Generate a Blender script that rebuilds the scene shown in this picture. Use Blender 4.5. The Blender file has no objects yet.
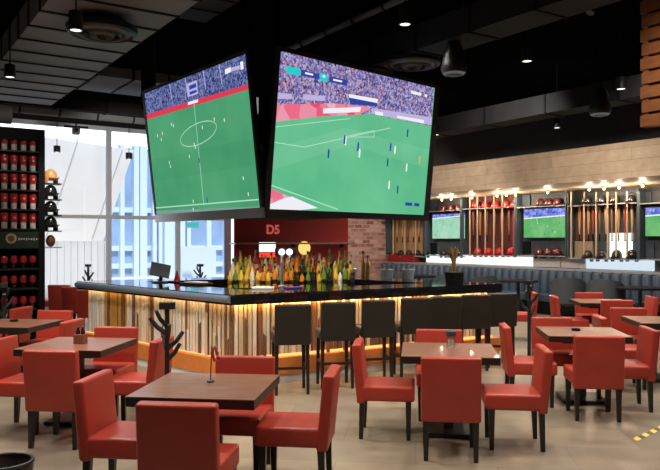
import bpy, bmesh, math, random
from mathutils import Vector, Matrix
R = math.radians
PI = math.pi
rng = random.Random(7)
C = bpy.context.scene.collection
F, HZ, EYE = 710.0, 240.0, 1.75            # focal length (px at 660 wide), horizon row, eye height

# ---------------------------------------------------------------- survey helpers
def at(px, py, Y):                          # point seen at a pixel, Y metres in front of the eye
    return Vector(((px - 330) / F * Y, Y, EYE - (py - HZ) / F * Y))
def on_z(px, py, z=0.0):                    # point of a horizontal plane seen at a pixel
    Y = (EYE - z) * F / (py - HZ)
    return Vector(((px - 330) / F * Y, Y, z))
E1 = Vector((-.552, .834, 0)).normalized()  # along the right-hand wall, going away
E2 = Vector((E1.y, -E1.x, 0))               # along the window wall
UP = Vector((0, 0, 1))
def hit(px, py, p0, n):                     # a sight line met with a plane
    d = Vector(((px - 330) / F, 1, -(py - HZ) / F))
    o = Vector((0, 0, EYE))
    return o + d * ((p0 - o).dot(n) / d.dot(n))

# ---------------------------------------------------------------- materials
def mat(name, col, rough=.5, metal=0., var=.0, scale=8., bump=0., emit=None, estr=0., coat=0., spec=.5):
    m = bpy.data.materials.new(name); m.use_nodes = True
    nt = m.node_tree; b = nt.nodes['Principled BSDF']
    b.inputs['Base Color'].default_value = (*col, 1)
    b.inputs['Roughness'].default_value = rough
    b.inputs['Metallic'].default_value = metal
    b.inputs['Specular IOR Level'].default_value = spec
    if coat: b.inputs['Coat Weight'].default_value = coat
    if emit:
        b.inputs['Emission Color'].default_value = (*emit, 1); b.inputs['Emission Strength'].default_value = estr
    if var or bump:
        tc = nt.nodes.new('ShaderNodeTexCoord'); n = nt.nodes.new('ShaderNodeTexNoise')
        n.inputs['Scale'].default_value = scale; n.inputs['Detail'].default_value = 4
        nt.links.new(tc.outputs['Object'], n.inputs['Vector'])
        if var:
            r = nt.nodes.new('ShaderNodeValToRGB')
            r.color_ramp.elements[0].position = .3; r.color_ramp.elements[1].position = .7
            r.color_ramp.elements[0].color = (*[c * (1 - var) for c in col], 1)
            r.color_ramp.elements[1].color = (*[min(1, c * (1 + var)) for c in col], 1)
            nt.links.new(n.outputs['Fac'], r.inputs['Fac']); nt.links.new(r.outputs['Color'], b.inputs['Base Color'])
        if bump:
            bp = nt.nodes.new('ShaderNodeBump'); bp.inputs['Strength'].default_value = bump; bp.inputs['Distance'].default_value = .01
            nt.links.new(n.outputs['Fac'], bp.inputs['Height']); nt.links.new(bp.outputs['Normal'], b.inputs['Normal'])
    return m

def wood(name, c1, c2, rough=.4, rot=0., stretch=(1.5, 14, 14), coat=0.):
    m = mat(name, c1, rough, coat=coat); nt = m.node_tree; b = nt.nodes['Principled BSDF']
    tc = nt.nodes.new('ShaderNodeTexCoord'); mp = nt.nodes.new('ShaderNodeMapping')
    mp.inputs['Rotation'].default_value = (0, 0, rot); mp.inputs['Scale'].default_value = stretch
    n = nt.nodes.new('ShaderNodeTexNoise'); n.inputs['Scale'].default_value = 3; n.inputs['Detail'].default_value = 6
    r = nt.nodes.new('ShaderNodeValToRGB'); r.color_ramp.elements[0].position = .32; r.color_ramp.elements[1].position = .68
    r.color_ramp.elements[0].color = (*c1, 1); r.color_ramp.elements[1].color = (*c2, 1)
    nt.links.new(tc.outputs['Object'], mp.inputs['Vector']); nt.links.new(mp.outputs[0], n.inputs['Vector'])
    nt.links.new(n.outputs['Fac'], r.inputs['Fac']); nt.links.new(r.outputs['Color'], b.inputs['Base Color'])
    return m

def bricks(name, c1, c2, cm, bw, bh, mortar, rough, rot3=(0, 0, 0), offset=.5, noise=.25, bias=0., nscale=6.):
    m = mat(name, c1, rough); nt = m.node_tree; b = nt.nodes['Principled BSDF']
    tc = nt.nodes.new('ShaderNodeTexCoord'); mp = nt.nodes.new('ShaderNodeMapping'); mp.inputs['Rotation'].default_value = rot3
    br = nt.nodes.new('ShaderNodeTexBrick'); br.offset = offset
    br.inputs['Color1'].default_value = (*c1, 1); br.inputs['Color2'].default_value = (*c2, 1); br.inputs['Mortar'].default_value = (*cm, 1)
    br.inputs['Scale'].default_value = 1; br.inputs['Mortar Size'].default_value = mortar
    br.inputs['Brick Width'].default_value = bw; br.inputs['Row Height'].default_value = bh; br.inputs['Bias'].default_value = bias
    n = nt.nodes.new('ShaderNodeTexNoise'); n.inputs['Scale'].default_value = nscale; n.inputs['Detail'].default_value = 6
    mx = nt.nodes.new('ShaderNodeMixRGB'); mx.blend_type = 'OVERLAY'; mx.inputs['Fac'].default_value = noise
    nt.links.new(tc.outputs['Object'], mp.inputs['Vector']); nt.links.new(mp.outputs[0], br.inputs['Vector'])
    nt.links.new(mp.outputs[0], n.inputs['Vector'])
    nt.links.new(br.outputs['Color'], mx.inputs['Color1']); nt.links.new(n.outputs['Fac'], mx.inputs['Color2'])
    nt.links.new(mx.outputs[0], b.inputs['Base Color'])
    return m

def glow(name, col, s):
    m = bpy.data.materials.new(name); m.use_nodes = True; nt = m.node_tree
    nt.nodes.remove(nt.nodes['Principled BSDF']); e = nt.nodes.new('ShaderNodeEmission')
    e.inputs['Color'].default_value = (*col, 1); e.inputs['Strength'].default_value = s
    nt.links.new(e.outputs[0], nt.nodes['Material Output'].inputs['Surface'])
    return m

def crowd_glow(name, cols, s, scale):
    m = glow(name, cols[0], s); nt = m.node_tree; e = [n for n in nt.nodes if n.type == 'EMISSION'][0]
    tc = nt.nodes.new('ShaderNodeTexCoord'); v = nt.nodes.new('ShaderNodeTexVoronoi'); v.inputs['Scale'].default_value = scale
    sp = nt.nodes.new('ShaderNodeSeparateColor'); r = nt.nodes.new('ShaderNodeValToRGB'); r.color_ramp.interpolation = 'LINEAR'
    while len(r.color_ramp.elements) < len(cols): r.color_ramp.elements.new(.5)
    for i, c in enumerate(cols):
        r.color_ramp.elements[i].position = i / (len(cols) - 1); r.color_ramp.elements[i].color = (*c, 1)
    nt.links.new(tc.outputs['Object'], v.inputs['Vector']); nt.links.new(v.outputs['Color'], sp.inputs[0])
    nt.links.new(sp.outputs[0], r.inputs['Fac']); nt.links.new(r.outputs['Color'], e.inputs['Color'])
    return m

def turf_glow(name, c1, c2, s, scale=1.2):
    m = glow(name, c1, s); nt = m.node_tree; e = [n for n in nt.nodes if n.type == 'EMISSION'][0]
    tc = nt.nodes.new('ShaderNodeTexCoord'); n = nt.nodes.new('ShaderNodeTexNoise'); n.inputs['Scale'].default_value = scale
    n.inputs['Detail'].default_value = 5
    r = nt.nodes.new('ShaderNodeValToRGB'); r.color_ramp.elements[0].position = .35; r.color_ramp.elements[1].position = .65
    r.color_ramp.elements[0].color = (*c1, 1); r.color_ramp.elements[1].color = (*c2, 1)
    nt.links.new(tc.outputs['Object'], n.inputs['Vector']); nt.links.new(n.outputs['Fac'], r.inputs['Fac']); nt.links.new(r.outputs['Color'], e.inputs['Color'])
    return m

def glass(name, tint=(1, 1, 1), refl=.08):
    m = bpy.data.materials.new(name); m.use_nodes = True; nt = m.node_tree
    nt.nodes.remove(nt.nodes['Principled BSDF'])
    t = nt.nodes.new('ShaderNodeBsdfTransparent'); t.inputs[0].default_value = (*tint, 1)
    g = nt.nodes.new('ShaderNodeBsdfGlossy'); g.inputs['Roughness'].default_value = .03
    mx = nt.nodes.new('ShaderNodeMixShader'); mx.inputs[0].default_value = refl
    nt.links.new(t.outputs[0], mx.inputs[1]); nt.links.new(g.outputs[0], mx.inputs[2])
    nt.links.new(mx.outputs[0], nt.nodes['Material Output'].inputs['Surface'])
    return m

M = {}
M['red'] = mat('red_leather', (.385, .038, .022), .42, var=.08, scale=5, bump=.04)
M['leg'] = mat('black_wood', (.012, .009, .008), .35)
M['table'] = wood('table_veneer', (.15, .058, .034), (.26, .118, .072), .36, rot=.1, stretch=(2, 18, 18), coat=.05)
M['edge'] = mat('table_edge', (.014, .009, .008), .35)
M['black'] = mat('black_metal', (.012, .012, .013), .45)
M['matte'] = mat('matte_black', (.006, .006, .007), .8, spec=.15)
M['stool'] = mat('olive_black_leather', (.0145, .0125, .008), .5, var=.1, bump=.03)
M['stone'] = mat('black_granite', (.010, .010, .012), .07, var=.5, scale=60, coat=.4)
M['navy'] = mat('navy_upholstery', (.040, .064, .10), .5, var=.12)
M['charcoal'] = mat('charcoal_fabric', (.034, .042, .051), .55, var=.1)
M['steel'] = mat('brushed_steel', (.55, .55, .55), .3, .9)
M['gray'] = mat('grey_paint', (.30, .31, .32), .5)
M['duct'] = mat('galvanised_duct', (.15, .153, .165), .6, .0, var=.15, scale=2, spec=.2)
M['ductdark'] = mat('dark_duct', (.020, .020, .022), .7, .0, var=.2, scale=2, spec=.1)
M['ceil'] = mat('ceiling_black', (.003, .003, .0035), .95, spec=.0)
M['white'] = mat('white_paint', (.75, .75, .74), .5)
M['redwall'] = mat('red_paint', (.30, .012, .012), .4, var=.06, scale=2)
M['terracotta'] = mat('orange_plinth', (.62, .19, .04), .5, var=.1)
M['clear'] = glass('clear_glass', (.93, .96, .97), .10)
M['pane'] = glass('window_glass', (.97, .985, 1), .04)
M['helmred'] = mat('red_gloss', (.45, .02, .02), .2, coat=.5)
M['helmdk'] = mat('black_gloss', (.02, .018, .02), .15, coat=.6)
M['helmmaroon'] = mat('maroon_gloss', (.10, .015, .018), .2, coat=.5)
M['helmbr'] = mat('orange_gloss', (.70, .32, .12), .3)
M['brown'] = mat('brown_leather', (.16, .07, .04), .5)
M['bluepanel'] = mat('blue_grey_panel', (.05, .075, .095), .6, var=.1)
M['gold'] = mat('brass', (.55, .36, .12), .3, .8)
M['dkgreen'] = mat('dark_green_board', (.012, .03, .02), .4)
M['tan'] = mat('tan_enamel', (.55, .38, .22), .5)
M['cream'] = mat('cream_label', (.55, .50, .47), .5, var=.35, scale=60)
M['potsoil'] = mat('dried_stalks', (.30, .18, .07), .7, var=.3, scale=20)
M['warm'] = glow('warm_led', (1, .60, .22), 42)
M['warmlow'] = glow('amber_led', (1, .66, .30), 14)
M['plinthglow'] = glow('plinth_led', (1, .46, .12), 1.8)
M['bulb'] = glow('bulb', (1, .70, .38), 10)
M['lampwarm'] = glow('lamp_lens_warm', (1, .86, .66), 4)
M['lampcool'] = glow('lamp_lens', (1, .95, .88), 2.0)
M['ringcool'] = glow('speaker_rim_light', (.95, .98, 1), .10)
M['litwhite'] = glow('lit_panel', (.85, 1, .96), 1.25)
M['litcool'] = glow('cool_lit_panel', (.75, .88, 1), .9)
M['litwarm'] = glow('warm_lit_panel', (1, .78, .5), 1.0)
M['litwhite2'] = glow('bright_lit_panel', (1, .97, .86), 1.6)
M['yellowlit'] = glow('yellow_lit_disc', (1, .72, .2), 1.0)
M['redlit'] = glow('red_lit_strip', (1, .06, .03), 1.2)

# ---------------------------------------------------------------- mesh builder
class MB:
    def __init__(s): s.bm = bmesh.new(); s.mats = []
    def slot(s, m):
        if m is None: return 0
        if m not in s.mats: s.mats.append(m)
        return s.mats.index(m)
    def _paint(s, faces, m):
        k = s.slot(m)
        for f in faces: f.material_index = k
    def box(s, c, d, mx=None, bev=0, m=None, seg=2, taper=None, shear=None):
        r = bmesh.ops.create_cube(s.bm, size=1); vs = r['verts']
        for v in vs:
            if taper and v.co.z < 0: v.co.x *= taper; v.co.y *= taper
            v.co = Vector((v.co.x * d[0], v.co.y * d[1], v.co.z * d[2]))
            if shear: v.co += Vector(shear) * (v.co.z / d[2] + .5)
        fs = set(f for v in vs for f in v.link_faces)
        if bev:
            es = list(set(e for v in vs for e in v.link_edges))
            rr = bmesh.ops.bevel(s.bm, geom=es, offset=bev, segments=seg, profile=.6, affect='EDGES')
            vs = list(set(rr['verts']) | set(v for v in vs if v.is_valid))
            fs = set(f for v in vs for f in v.link_faces)
        T = Matrix.Translation(Vector(c)) @ (mx.to_4x4() if mx else Matrix())
        bmesh.ops.transform(s.bm, matrix=T, verts=list(set(v for f in fs for v in f.verts)))
        s._paint(fs, m); return s
    def lathe(s, prof, c=(0, 0, 0), n=20, mx=None, m=None, cap=True):
        T = Matrix.Translation(Vector(c)) @ (mx.to_4x4() if mx else Matrix())
        rings = []
        for r, z in prof:
            rings.append([s.bm.verts.new(T @ Vector((max(r, 1e-4) * math.cos(2 * PI * i / n), max(r, 1e-4) * math.sin(2 * PI * i / n), z))) for i in range(n)])
        fs = []
        for a, b in zip(rings, rings[1:]):
            for i in range(n): fs.append(s.bm.faces.new((a[i], a[(i + 1) % n], b[(i + 1) % n], b[i])))
        if cap:
            fs.append(s.bm.faces.new(rings[0][::-1])); fs.append(s.bm.faces.new(rings[-1]))
        s._paint(fs, m); return s
    def tube(s, pts, r, n=8, m=None):
        pts = [Vector(p) for p in pts]; rings = []
        for i, p in enumerate(pts):
            d = (pts[min(i + 1, len(pts) - 1)] - pts[max(i - 1, 0)]).normalized()
            a = d.cross(UP if abs(d.z) < .95 else Vector((1, 0, 0))).normalized(); b = a.cross(d)
            rr = r[i] if isinstance(r, (list, tuple)) else r
            rings.append([s.bm.verts.new(p + (a * math.cos(2 * PI * k / n) + b * math.sin(2 * PI * k / n)) * rr) for k in range(n)])
        fs = []
        for a, b in zip(rings, rings[1:]):
            for i in range(n): fs.append(s.bm.faces.new((a[i], a[(i + 1) % n], b[(i + 1) % n], b[i])))
        fs.append(s.bm.faces.new(rings[0][::-1])); fs.append(s.bm.faces.new(rings[-1]))
        s._paint(fs, m); return s
    def prism(s, pts, z0, z1, m=None):
        a = [s.bm.verts.new((p[0], p[1], z0)) for p in pts]; b = [s.bm.verts.new((p[0], p[1], z1)) for p in pts]
        n = len(pts); fs = [s.bm.faces.new(a[::-1]), s.bm.faces.new(b)]
        for i in range(n): fs.append(s.bm.faces.new((a[i], a[(i + 1) % n], b[(i + 1) % n], b[i])))
        s._paint(fs, m); return s
    def slab(s, pts, off, m=None):           # polygon of 3-D points thickened by a vector
        a = [s.bm.verts.new(p) for p in pts]; b = [s.bm.verts.new(Vector(p) + Vector(off)) for p in pts]
        n = len(pts); fs = [s.bm.faces.new(a), s.bm.faces.new(b[::-1])]
        for i in range(n): fs.append(s.bm.faces.new((a[(i + 1) % n], a[i], b[i], b[(i + 1) % n])))
        s._paint(fs, m); return s
    def poly(s, pts, m=None):
        f = s.bm.faces.new([s.bm.verts.new(p) for p in pts]); s._paint([f], m); return s
    def ball(s, c, r, sc=(1, 1, 1), m=None, u=16, v=10, mx=None):
        q = bmesh.ops.create_uvsphere(s.bm, u_segments=u, v_segments=v, radius=r)
        T = Matrix.Translation(Vector(c)) @ (mx.to_4x4() if mx else Matrix()) @ Matrix.Diagonal((*sc, 1))
        bmesh.ops.transform(s.bm, matrix=T, verts=q['verts'])
        s._paint(set(f for vv in q['verts'] for f in vv.link_faces), m); return s
    def build(s, name, m=None, parent=None, smooth=False, loc=None, keepn=False):
        if not keepn: bmesh.ops.recalc_face_normals(s.bm, faces=s.bm.faces[:])
        me = bpy.data.meshes.new(name); s.bm.to_mesh(me); s.bm.free()
        for q in s.mats: me.materials.append(q)
        if m and not s.mats: me.materials.append(m)
        if smooth:
            for p in me.polygons: p.use_smooth = True
            me.set_sharp_from_angle(angle=R(38))
        o = bpy.data.objects.new(name, me); C.objects.link(o)
        if parent: o.parent = parent
        if loc is not None: o.location = loc
        return o

def tag(o, label=None, cat=None, group=None, kind=None):
    if label: o['label'] = label
    if cat: o['category'] = cat
    if group: o['group'] = group
    if kind: o['kind'] = kind
    return o
def thing(name, label, cat, loc=(0, 0, 0), rz=0, group=None):
    o = bpy.data.objects.new(name, None); C.objects.link(o); o.empty_display_size = .1
    o.location = loc; o.rotation_euler = (0, 0, rz); return tag(o, label, cat, group)
def struct(mb, name, m=None, smooth=False):
    return tag(mb.build(name, m, smooth=smooth), kind='structure')
def dup(root, loc, rz, label, group=None):
    r = root.copy(); C.objects.link(r); r.location = loc; r.rotation_euler = (0, 0, rz); r['label'] = label
    if group: r['group'] = group
    for ch in list(root.children):
        c = ch.copy(); C.objects.link(c); c.parent = r
        for g in list(ch.children):
            d = g.copy(); C.objects.link(d); d.parent = c
    return r
class Kind:                                  # first placement uses the original, the rest are copies
    def __init__(s, make): s.make = make; s.root = None
    def put(s, loc, rz, label, group):
        if s.root is None:
            s.root = s.make(); r = s.root; r.location = loc; r.rotation_euler = (0, 0, rz); tag(r, label, None, group); return r
        return dup(s.root, loc, rz, label, group)
def rot_from(x, y, z):                       # matrix with the given columns
    return Matrix((x, y, z)).transposed()

# ================================================================ ROOM
CEIL = 5.2
A0 = Vector((-5.6, 18.0, 0))                 # a point of the window wall's inner face
W0 = Vector((250 / F * 17, 17, 0))           # a point of the right wall's inner face
NW = -E2                                     # right wall faces this way
NB = -E1                                     # window wall faces this way
def rc(a, b): return A0 + E2 * a - E1 * b    # room coordinates: along the window wall, distance from it
AR = (W0 - A0).dot(E2)                       # right wall at a = AR
AL, BR = -11.0, 23.0
fl = MB().prism([rc(AL - .3, -.3), rc(AL - .3, BR + .3), rc(AR + .3, BR + .3), rc(AR + .3, -.3)], -.12, 0)
M['floor'] = bricks('floor_tiles', (.315, .255, .185), (.19, .16, .125), (.21, .175, .135), 1.25, .62, .006, .3, (0, 0, .12), .5, .35, -.25, 3.5)
struct(fl, 'floor', M['floor'])
struct(MB().prism([rc(AL - .3, -.3), rc(AL - .3, BR + .3), rc(AR + .3, BR + .3), rc(AR + .3, -.3)], CEIL, CEIL + .15), 'ceiling', M['ceil'])
M['darkwall'] = mat('dark_wall', (.05, .047, .045), .7, var=.1, scale=2)
M['palewall'] = mat('beige_wall', (.38, .34, .29), .7, var=.05, scale=2)
struct(MB().prism([rc(AR, -.3), rc(AR + .2, -.3), rc(AR + .2, BR), rc(AR, BR)], 0, CEIL), 'wall_right', M['darkwall'])
struct(MB().prism([rc(AL - .2, -.3), rc(AL, -.3), rc(AL, BR), rc(AL - .2, BR)], 0, CEIL), 'wall_left', M['palewall'])
struct(MB().prism([rc(AL, BR), rc(AR, BR), rc(AR, BR + .2), rc(AL, BR + .2)], 0, CEIL), 'wall_rear', M['palewall'])
# far wall: glazing on the left, brick on the right
def wa(px):                                  # coordinate along the window wall of a pixel column
    return (hit(px, HZ, A0, E1) - A0).dot(E2)
a_win = wa(243)
M['brick'] = bricks('pale_red_brick', (.24, .06, .05), (.55, .33, .30), (.40, .30, .28), .30, .12, .014, .8,
                    (R(90), 0, 0), .5, .4, 0., 14)
# the brick texture is laid in the wall's own frame
bw_ = MB().box((0, .1, 0), (AR - a_win, .2, CEIL))
o = struct(bw_, 'wall_back', M['brick']); o.location = rc((AR + a_win) / 2, 0) + Vector((0, 0, CEIL / 2)); o.rotation_euler = (0, 0, math.atan2(E2.y, E2.x))
WH = 4.62                                    # window head
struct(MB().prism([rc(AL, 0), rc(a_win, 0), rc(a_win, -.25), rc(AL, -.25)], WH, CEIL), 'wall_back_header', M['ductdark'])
struct(MB().prism([rc(AL, 0), rc(a_win, 0), rc(a_win, -.2), rc(AL, -.2)], 0, .12), 'trim_1', M['gray'])
M['mullion'] = mat('mullion_grey', (.62, .70, .80), .4)
cuts = [AL + 4.0, wa(-45), wa(109), wa(178), a_win]
TR = 2.33
for i, (a, b) in enumerate(zip(cuts, cuts[1:])):
    fr = MB()
    for aa, w in ((a + .03, .06), (b - .03, .06)):
        fr.prism([rc(aa - w / 2, .02), rc(aa + w / 2, .02), rc(aa + w / 2, -.08), rc(aa - w / 2, -.08)], .12, WH)
    for z, h in ((.17, .1), (TR, .09), (WH - .05, .1)):
        fr.prism([rc(a + .06, .02), rc(b - .06, .02), rc(b - .06, -.08), rc(a + .06, -.08)], z - h / 2, z + h / 2)
    w = struct(fr, 'window_%d' % (i + 1), M['mullion'])
    for z0, z1 in ((.22, TR - .045), (TR + .045, WH - .1)):
        MB().prism([rc(a + .06, -.03), rc(b - .06, -.03), rc(b - .06, -.05), rc(a + .06, -.05)], z0, z1).build('window_pane', M['pane'], w)
struct(MB().prism([rc(AL, 0), rc(cuts[0], 0), rc(cuts[0], -.2), rc(AL, -.2)], 0, WH), 'wall_back_left', M['palewall'])

# ---------------------------------------------------------------- outside
M['pave'] = mat('outside_paving', (.62, .60, .57), .8, var=.08, scale=1)
struct(MB().prism([rc(-60, -.3), rc(40, -.3), rc(40, -70), rc(-60, -70)], -.15, -.03), 'outside_ground', M['pave'])
M['render'] = mat('white_render', (.84, .81, .75), .8, var=.04, scale=1)
M['blueglass'] = mat('blue_curtain_wall', (.30, .43, .62), .25, var=.15, scale=.6)
M['blueframe'] = mat('pale_blue_frame', (.62, .74, .88), .5)
def xp(px, py, off): return hit(px, py, A0 + E1 * off, E1)
t = thing('leaning_canopy_wall', 'white rendered wall with a diagonal edge outside the left windows', 'building', rc(wa(80), -5))
t.rotation_euler = (0, 0, 0)
def world_part(mb, name, m, root, smooth=False):   # part modelled in world coordinates under an unrotated root
    o = mb.build(name, m, root, smooth); o.matrix_parent_inverse = Matrix.Translation(-Vector(root.location)); return o
g = [xp(-60, 122, 5), xp(134, 150, 5), xp(96, 262, 5), xp(60, 318, 5), xp(-60, 318, 5)]
world_part(MB().slab(g, E1 * .5), 'wall_slab', M['render'], t)
gg = MB()
for (x0, y0, x1, y1) in ((78, 139, 44, 243), (122, 150, 92, 238)):
    p, q = xp(x0, y0, 4.99), xp(x1, y1, 4.99); gg.tube([p, q], .025, 6)
world_part(gg, 'panel_joint', mat('joint_grey', (.60, .59, .57), .8), t)
t = thing('white_fence', 'white fence of upright boards outside the left windows', 'fence', rc(wa(75), -3))
k0 = (xp(-40, 240, 3) - A0).dot(E2); k1 = (xp(106, 240, 3) - A0).dot(E2); mb = MB(); k = k0
M['fence'] = mat('fence_white', (.88, .88, .87), .7)
while k < k1:
    dz = rng.uniform(0, .05); mb.prism([rc(k, -3), rc(k + .17, -3), rc(k + .17, -3.06 - dz), rc(k, -3.06 - dz)], -.03, 1.72); k += .19
world_part(mb, 'boards', M['fence'], t)
for z in (.3, 1.4): world_part(MB().prism([rc(k0, -3.12), rc(k1, -3.12), rc(k1, -3.18), rc(k0, -3.18)], z, z + .1), 'rail', M['fence'], t)
t = thing('glass_office_block', 'blue glass building with pale vertical fins outside the windows', 'building', rc(wa(150), -16))
p0, p1 = xp(-40, 330, 16), xp(300, 330, 16)
fa = MB(); a0 = (p0 - A0).dot(E2); a1 = (p1 - A0).dot(E2)
fa.prism([rc(a0, -16), rc(a1, -16), rc(a1, -24), rc(a0, -24)], -.1, 6.2)
world_part(fa, 'facade', M['blueglass'], t)
fins = MB()
for px, w in ((134, .25), (141, .35), (152, .2), (159, .3), (171, 1.2), (186, .2), (206, .25), (224, .3), (120, .2)):
    a = (xp(px, 240, 16) - A0).dot(E2)
    fins.prism([rc(a - w / 2, -15.6), rc(a + w / 2, -15.6), rc(a + w / 2, -16), rc(a - w / 2, -16)], -.1, 6.3)
world_part(fins, 'fin', M['blueframe'], t)
bands = MB()
for z in (.5, 1.35, 3.2): bands.prism([rc(a0, -15.85), rc(a1, -15.85), rc(a1, -16), rc(a0, -16)], z - .12, z + .12)
world_part(bands, 'band', M['blueframe'], t)
M['teal'] = mat('teal_sign', (.05, .45, .42), .5)
sg = xp(193, 225, 6)
tag(MB().box((0, 0, 0), (.42, .05, .2), rot_from(E2, E1, UP)).build('hanging_sign', M['teal'], loc=sg), 'small teal sign hanging outside the window under the left screen', 'sign')
# low blue-grey wall outside, right of the glazing
t = thing('entrance_screen', 'pale blue panelled screen outside the window left of the red wall', 'screen', rc(wa(200), -7))
q0, q1 = wa(181) - 0, wa(216)
k0 = (xp(181, 240, 7) - A0).dot(E2); k1 = (xp(216, 240, 7) - A0).dot(E2)
world_part(MB().prism([rc(k0, -7), rc(k1, -7), rc(k1, -7.2), rc(k0, -7.2)], -.1, 1.5), 'panel', M['blueframe'], t)

# ================================================================ RIGHT WALL: SOFFIT AND DISPLAYS
def wp(px, py, d=0.0): return hit(px, py, W0 + NW * d, NW)
MWALL = rot_from(-E1, -NW, UP)               # local x runs along the wall to the right, -y faces the room
RZ_WALL = math.atan2(-E1.y, -E1.x)
b_of = lambda p: -(p - A0).dot(E1)
M['plank'] = bricks('oak_planks', (.60, .45, .31), (.47, .34, .225), (.33, .23, .15), 1.9, .23, .004, .5, (R(90), 0, 0), .37, .35, 0., 5)
L_ = 16.0
o = struct(MB().box((0, 0, 0), (L_, 2.0, .70)), 'ceiling_soffit', M['plank'])
o.location = rc(AR - 1.0, L_ / 2 + .02) + Vector((0, 0, 3.30)); o.rotation_euler = (0, 0, RZ_WALL)
# soffit downlights
SOFLIGHTS = []
for px, py in ((484, 193), (497, 192.5), (510, 192), (590, 187), (606, 186), (622, 185), (404, 196), (418, 195.5), (451, 194.5), (548, 190), (655, 184)):
    p = hit(px, py, Vector((0, 0, 2.95)), UP)
    b = b_of(p); p = rc(AR - .62, b) + Vector((0, 0, 2.95)); SOFLIGHTS.append(p)

def local_at(root, mb, name, m, smooth=False):
    return mb.build(name, m, root, smooth)
def wl(px): return (wp(px, HZ) - W0).dot(-E1)       # coordinate along the wall
def zl(px, py, d=.1): return wp(px, py, d).z
def wall_root(name, label, cat, px, z, group=None, d=0.0):
    return thing(name, label, cat, W0 - E1 * wl(px) + NW * d + Vector((0, 0, z)), RZ_WALL, group)

# lit ledge behind the banquette
led = wall_root('lit_ledge', 'long ledge of glowing white panels above the navy banquette', 'light', 540, 0)
xs = wl(540)
def seg(px0, px1): return wl(px0) - xs, wl(px1) - xs
mb = MB(); x0, x1 = seg(394, 690); mb.box(((x0 + x1) / 2, -.17, 1.04), (x1 - x0, .34, .05)); mb.build('shelf', M['gray'], led)
for px0, px1, mm in ((428, 492, 'litwhite'), (493, 534, 'litwhite'), (588, 655, 'litcool')):
    x0, x1 = seg(px0, px1); MB().box(((x0 + x1) / 2, -.04, 1.195), (x1 - x0, .06, .24)).build('panel', M[mm], led)
for px0, px1 in ((535, 562), (563, 587)):
    x0, x1 = seg(px0, px1); MB().box(((x0 + x1) / 2, -.04, 1.195), (x1 - x0, .06, .24)).build('panel', M['cream'], led)

# navy channel-tufted banquette
bq = wall_root('banquette', 'long navy channel-tufted banquette along the right wall', 'bench', 540, 0, d=.36)
x0, x1 = seg(394, 700)
mb = MB(); n = int((x1 - x0) / .24)
for i in range(n):
    xx = x0 + (i + .5) * (x1 - x0) / n
    mb.lathe([(.112, .44), (.118, .5), (.118, .96), (.1, 1.0), (.05, 1.02)], (xx, -.12, 0), 10)
mb.box(((x0 + x1) / 2, -.06, .70), (x1 - x0, .12, .58)); mb.build('backrest', M['navy'], bq, True)
MB().box(((x0 + x1) / 2, -.36, .38), (x1 - x0, .52, .16), bev=.03).build('seat', M['navy'], bq, True)
MB().box(((x0 + x1) / 2, -.34, .15), (x1 - x0, .46, .30)).build('plinth', M['matte'], bq)

# framed display bays
ORD = ['leftmost', 'second from the left', 'third from the left', 'fourth from the left', 'fifth from the left', 'sixth from the left', 'seventh from the left', 'eighth from the left', 'ninth from the left', 'tenth from the left', 'eleventh from the left', 'twelfth from the left']
def make_helmet(m):
    def f():
        t = thing('helmet', 'helmet', 'helmet')
        b = MB()
        b.lathe([(.112, .0), (.118, .04), (.115, .09), (.098, .15), (.066, .19), (.03, .207), (.001, .21)], (0, 0, 0), 18)
        b.build('shell', m, t, True)
        v = MB()
        pts = [(.115 * math.cos(a), -.115 * abs(math.sin(a))) for a in [PI * k / 10 for k in range(11)]]
        out = [(.105 * math.cos(a), -.03 - .165 * abs(math.sin(a))) for a in [PI * k / 10 for k in range(11)]]
        v.prism(pts + out[::-1], .035, .055); v.build('visor', m, t)
        for sx in (-1, 1): MB().box((sx * .112, .0, -.012), (.02, .12, .10), bev=.008).build('ear_guard', m, t)
        return t
    return Kind(f)
HEL = {k: make_helmet(M[k]) for k in ('helmred', 'helmdk', 'helmmaroon', 'helmbr')}
def helmet(kind, px, py, lab, group, d=.16, sc=1.0):
    p = wp(px, py, d); o = HEL[kind].put(p, RZ_WALL, lab, group); o.scale = (sc,) * 3; return o
M['bat1'] = wood('bat_ash', (.50, .30, .13), (.62, .40, .20), .35, stretch=(20, 20, 2), coat=.3)
M['bat2'] = wood('bat_red', (.30, .04, .025), (.40, .07, .04), .35, stretch=(20, 20, 2), coat=.3)
M['bat3'] = wood('bat_walnut', (.20, .09, .045), (.30, .14, .07), .35, stretch=(20, 20, 2), coat=.3)
def make_bat(m):
    def f():
        t = thing('baseball_bat', 'bat', 'bat')
        MB().lathe([(.003, .84), (.022, .835), (.032, .80), (.033, .62), (.028, .45), (.018, .28), (.0135, .16)], n=12).build('barrel', m, t, True)
        MB().lathe([(.0136, .16), (.0135, .02), (.024, .014), (.024, .002), (.01, 0)], n=12).build('grip', M['matte'], t, True)
        return t
    return Kind(f)
BAT = {k: make_bat(M[k]) for k in ('bat1', 'bat2', 'bat3')}
M['palewood'] = wood('pale_upright_wood', (.50, .36, .24), (.62, .47, .34), .4, stretch=(20, 20, 2))
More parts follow.
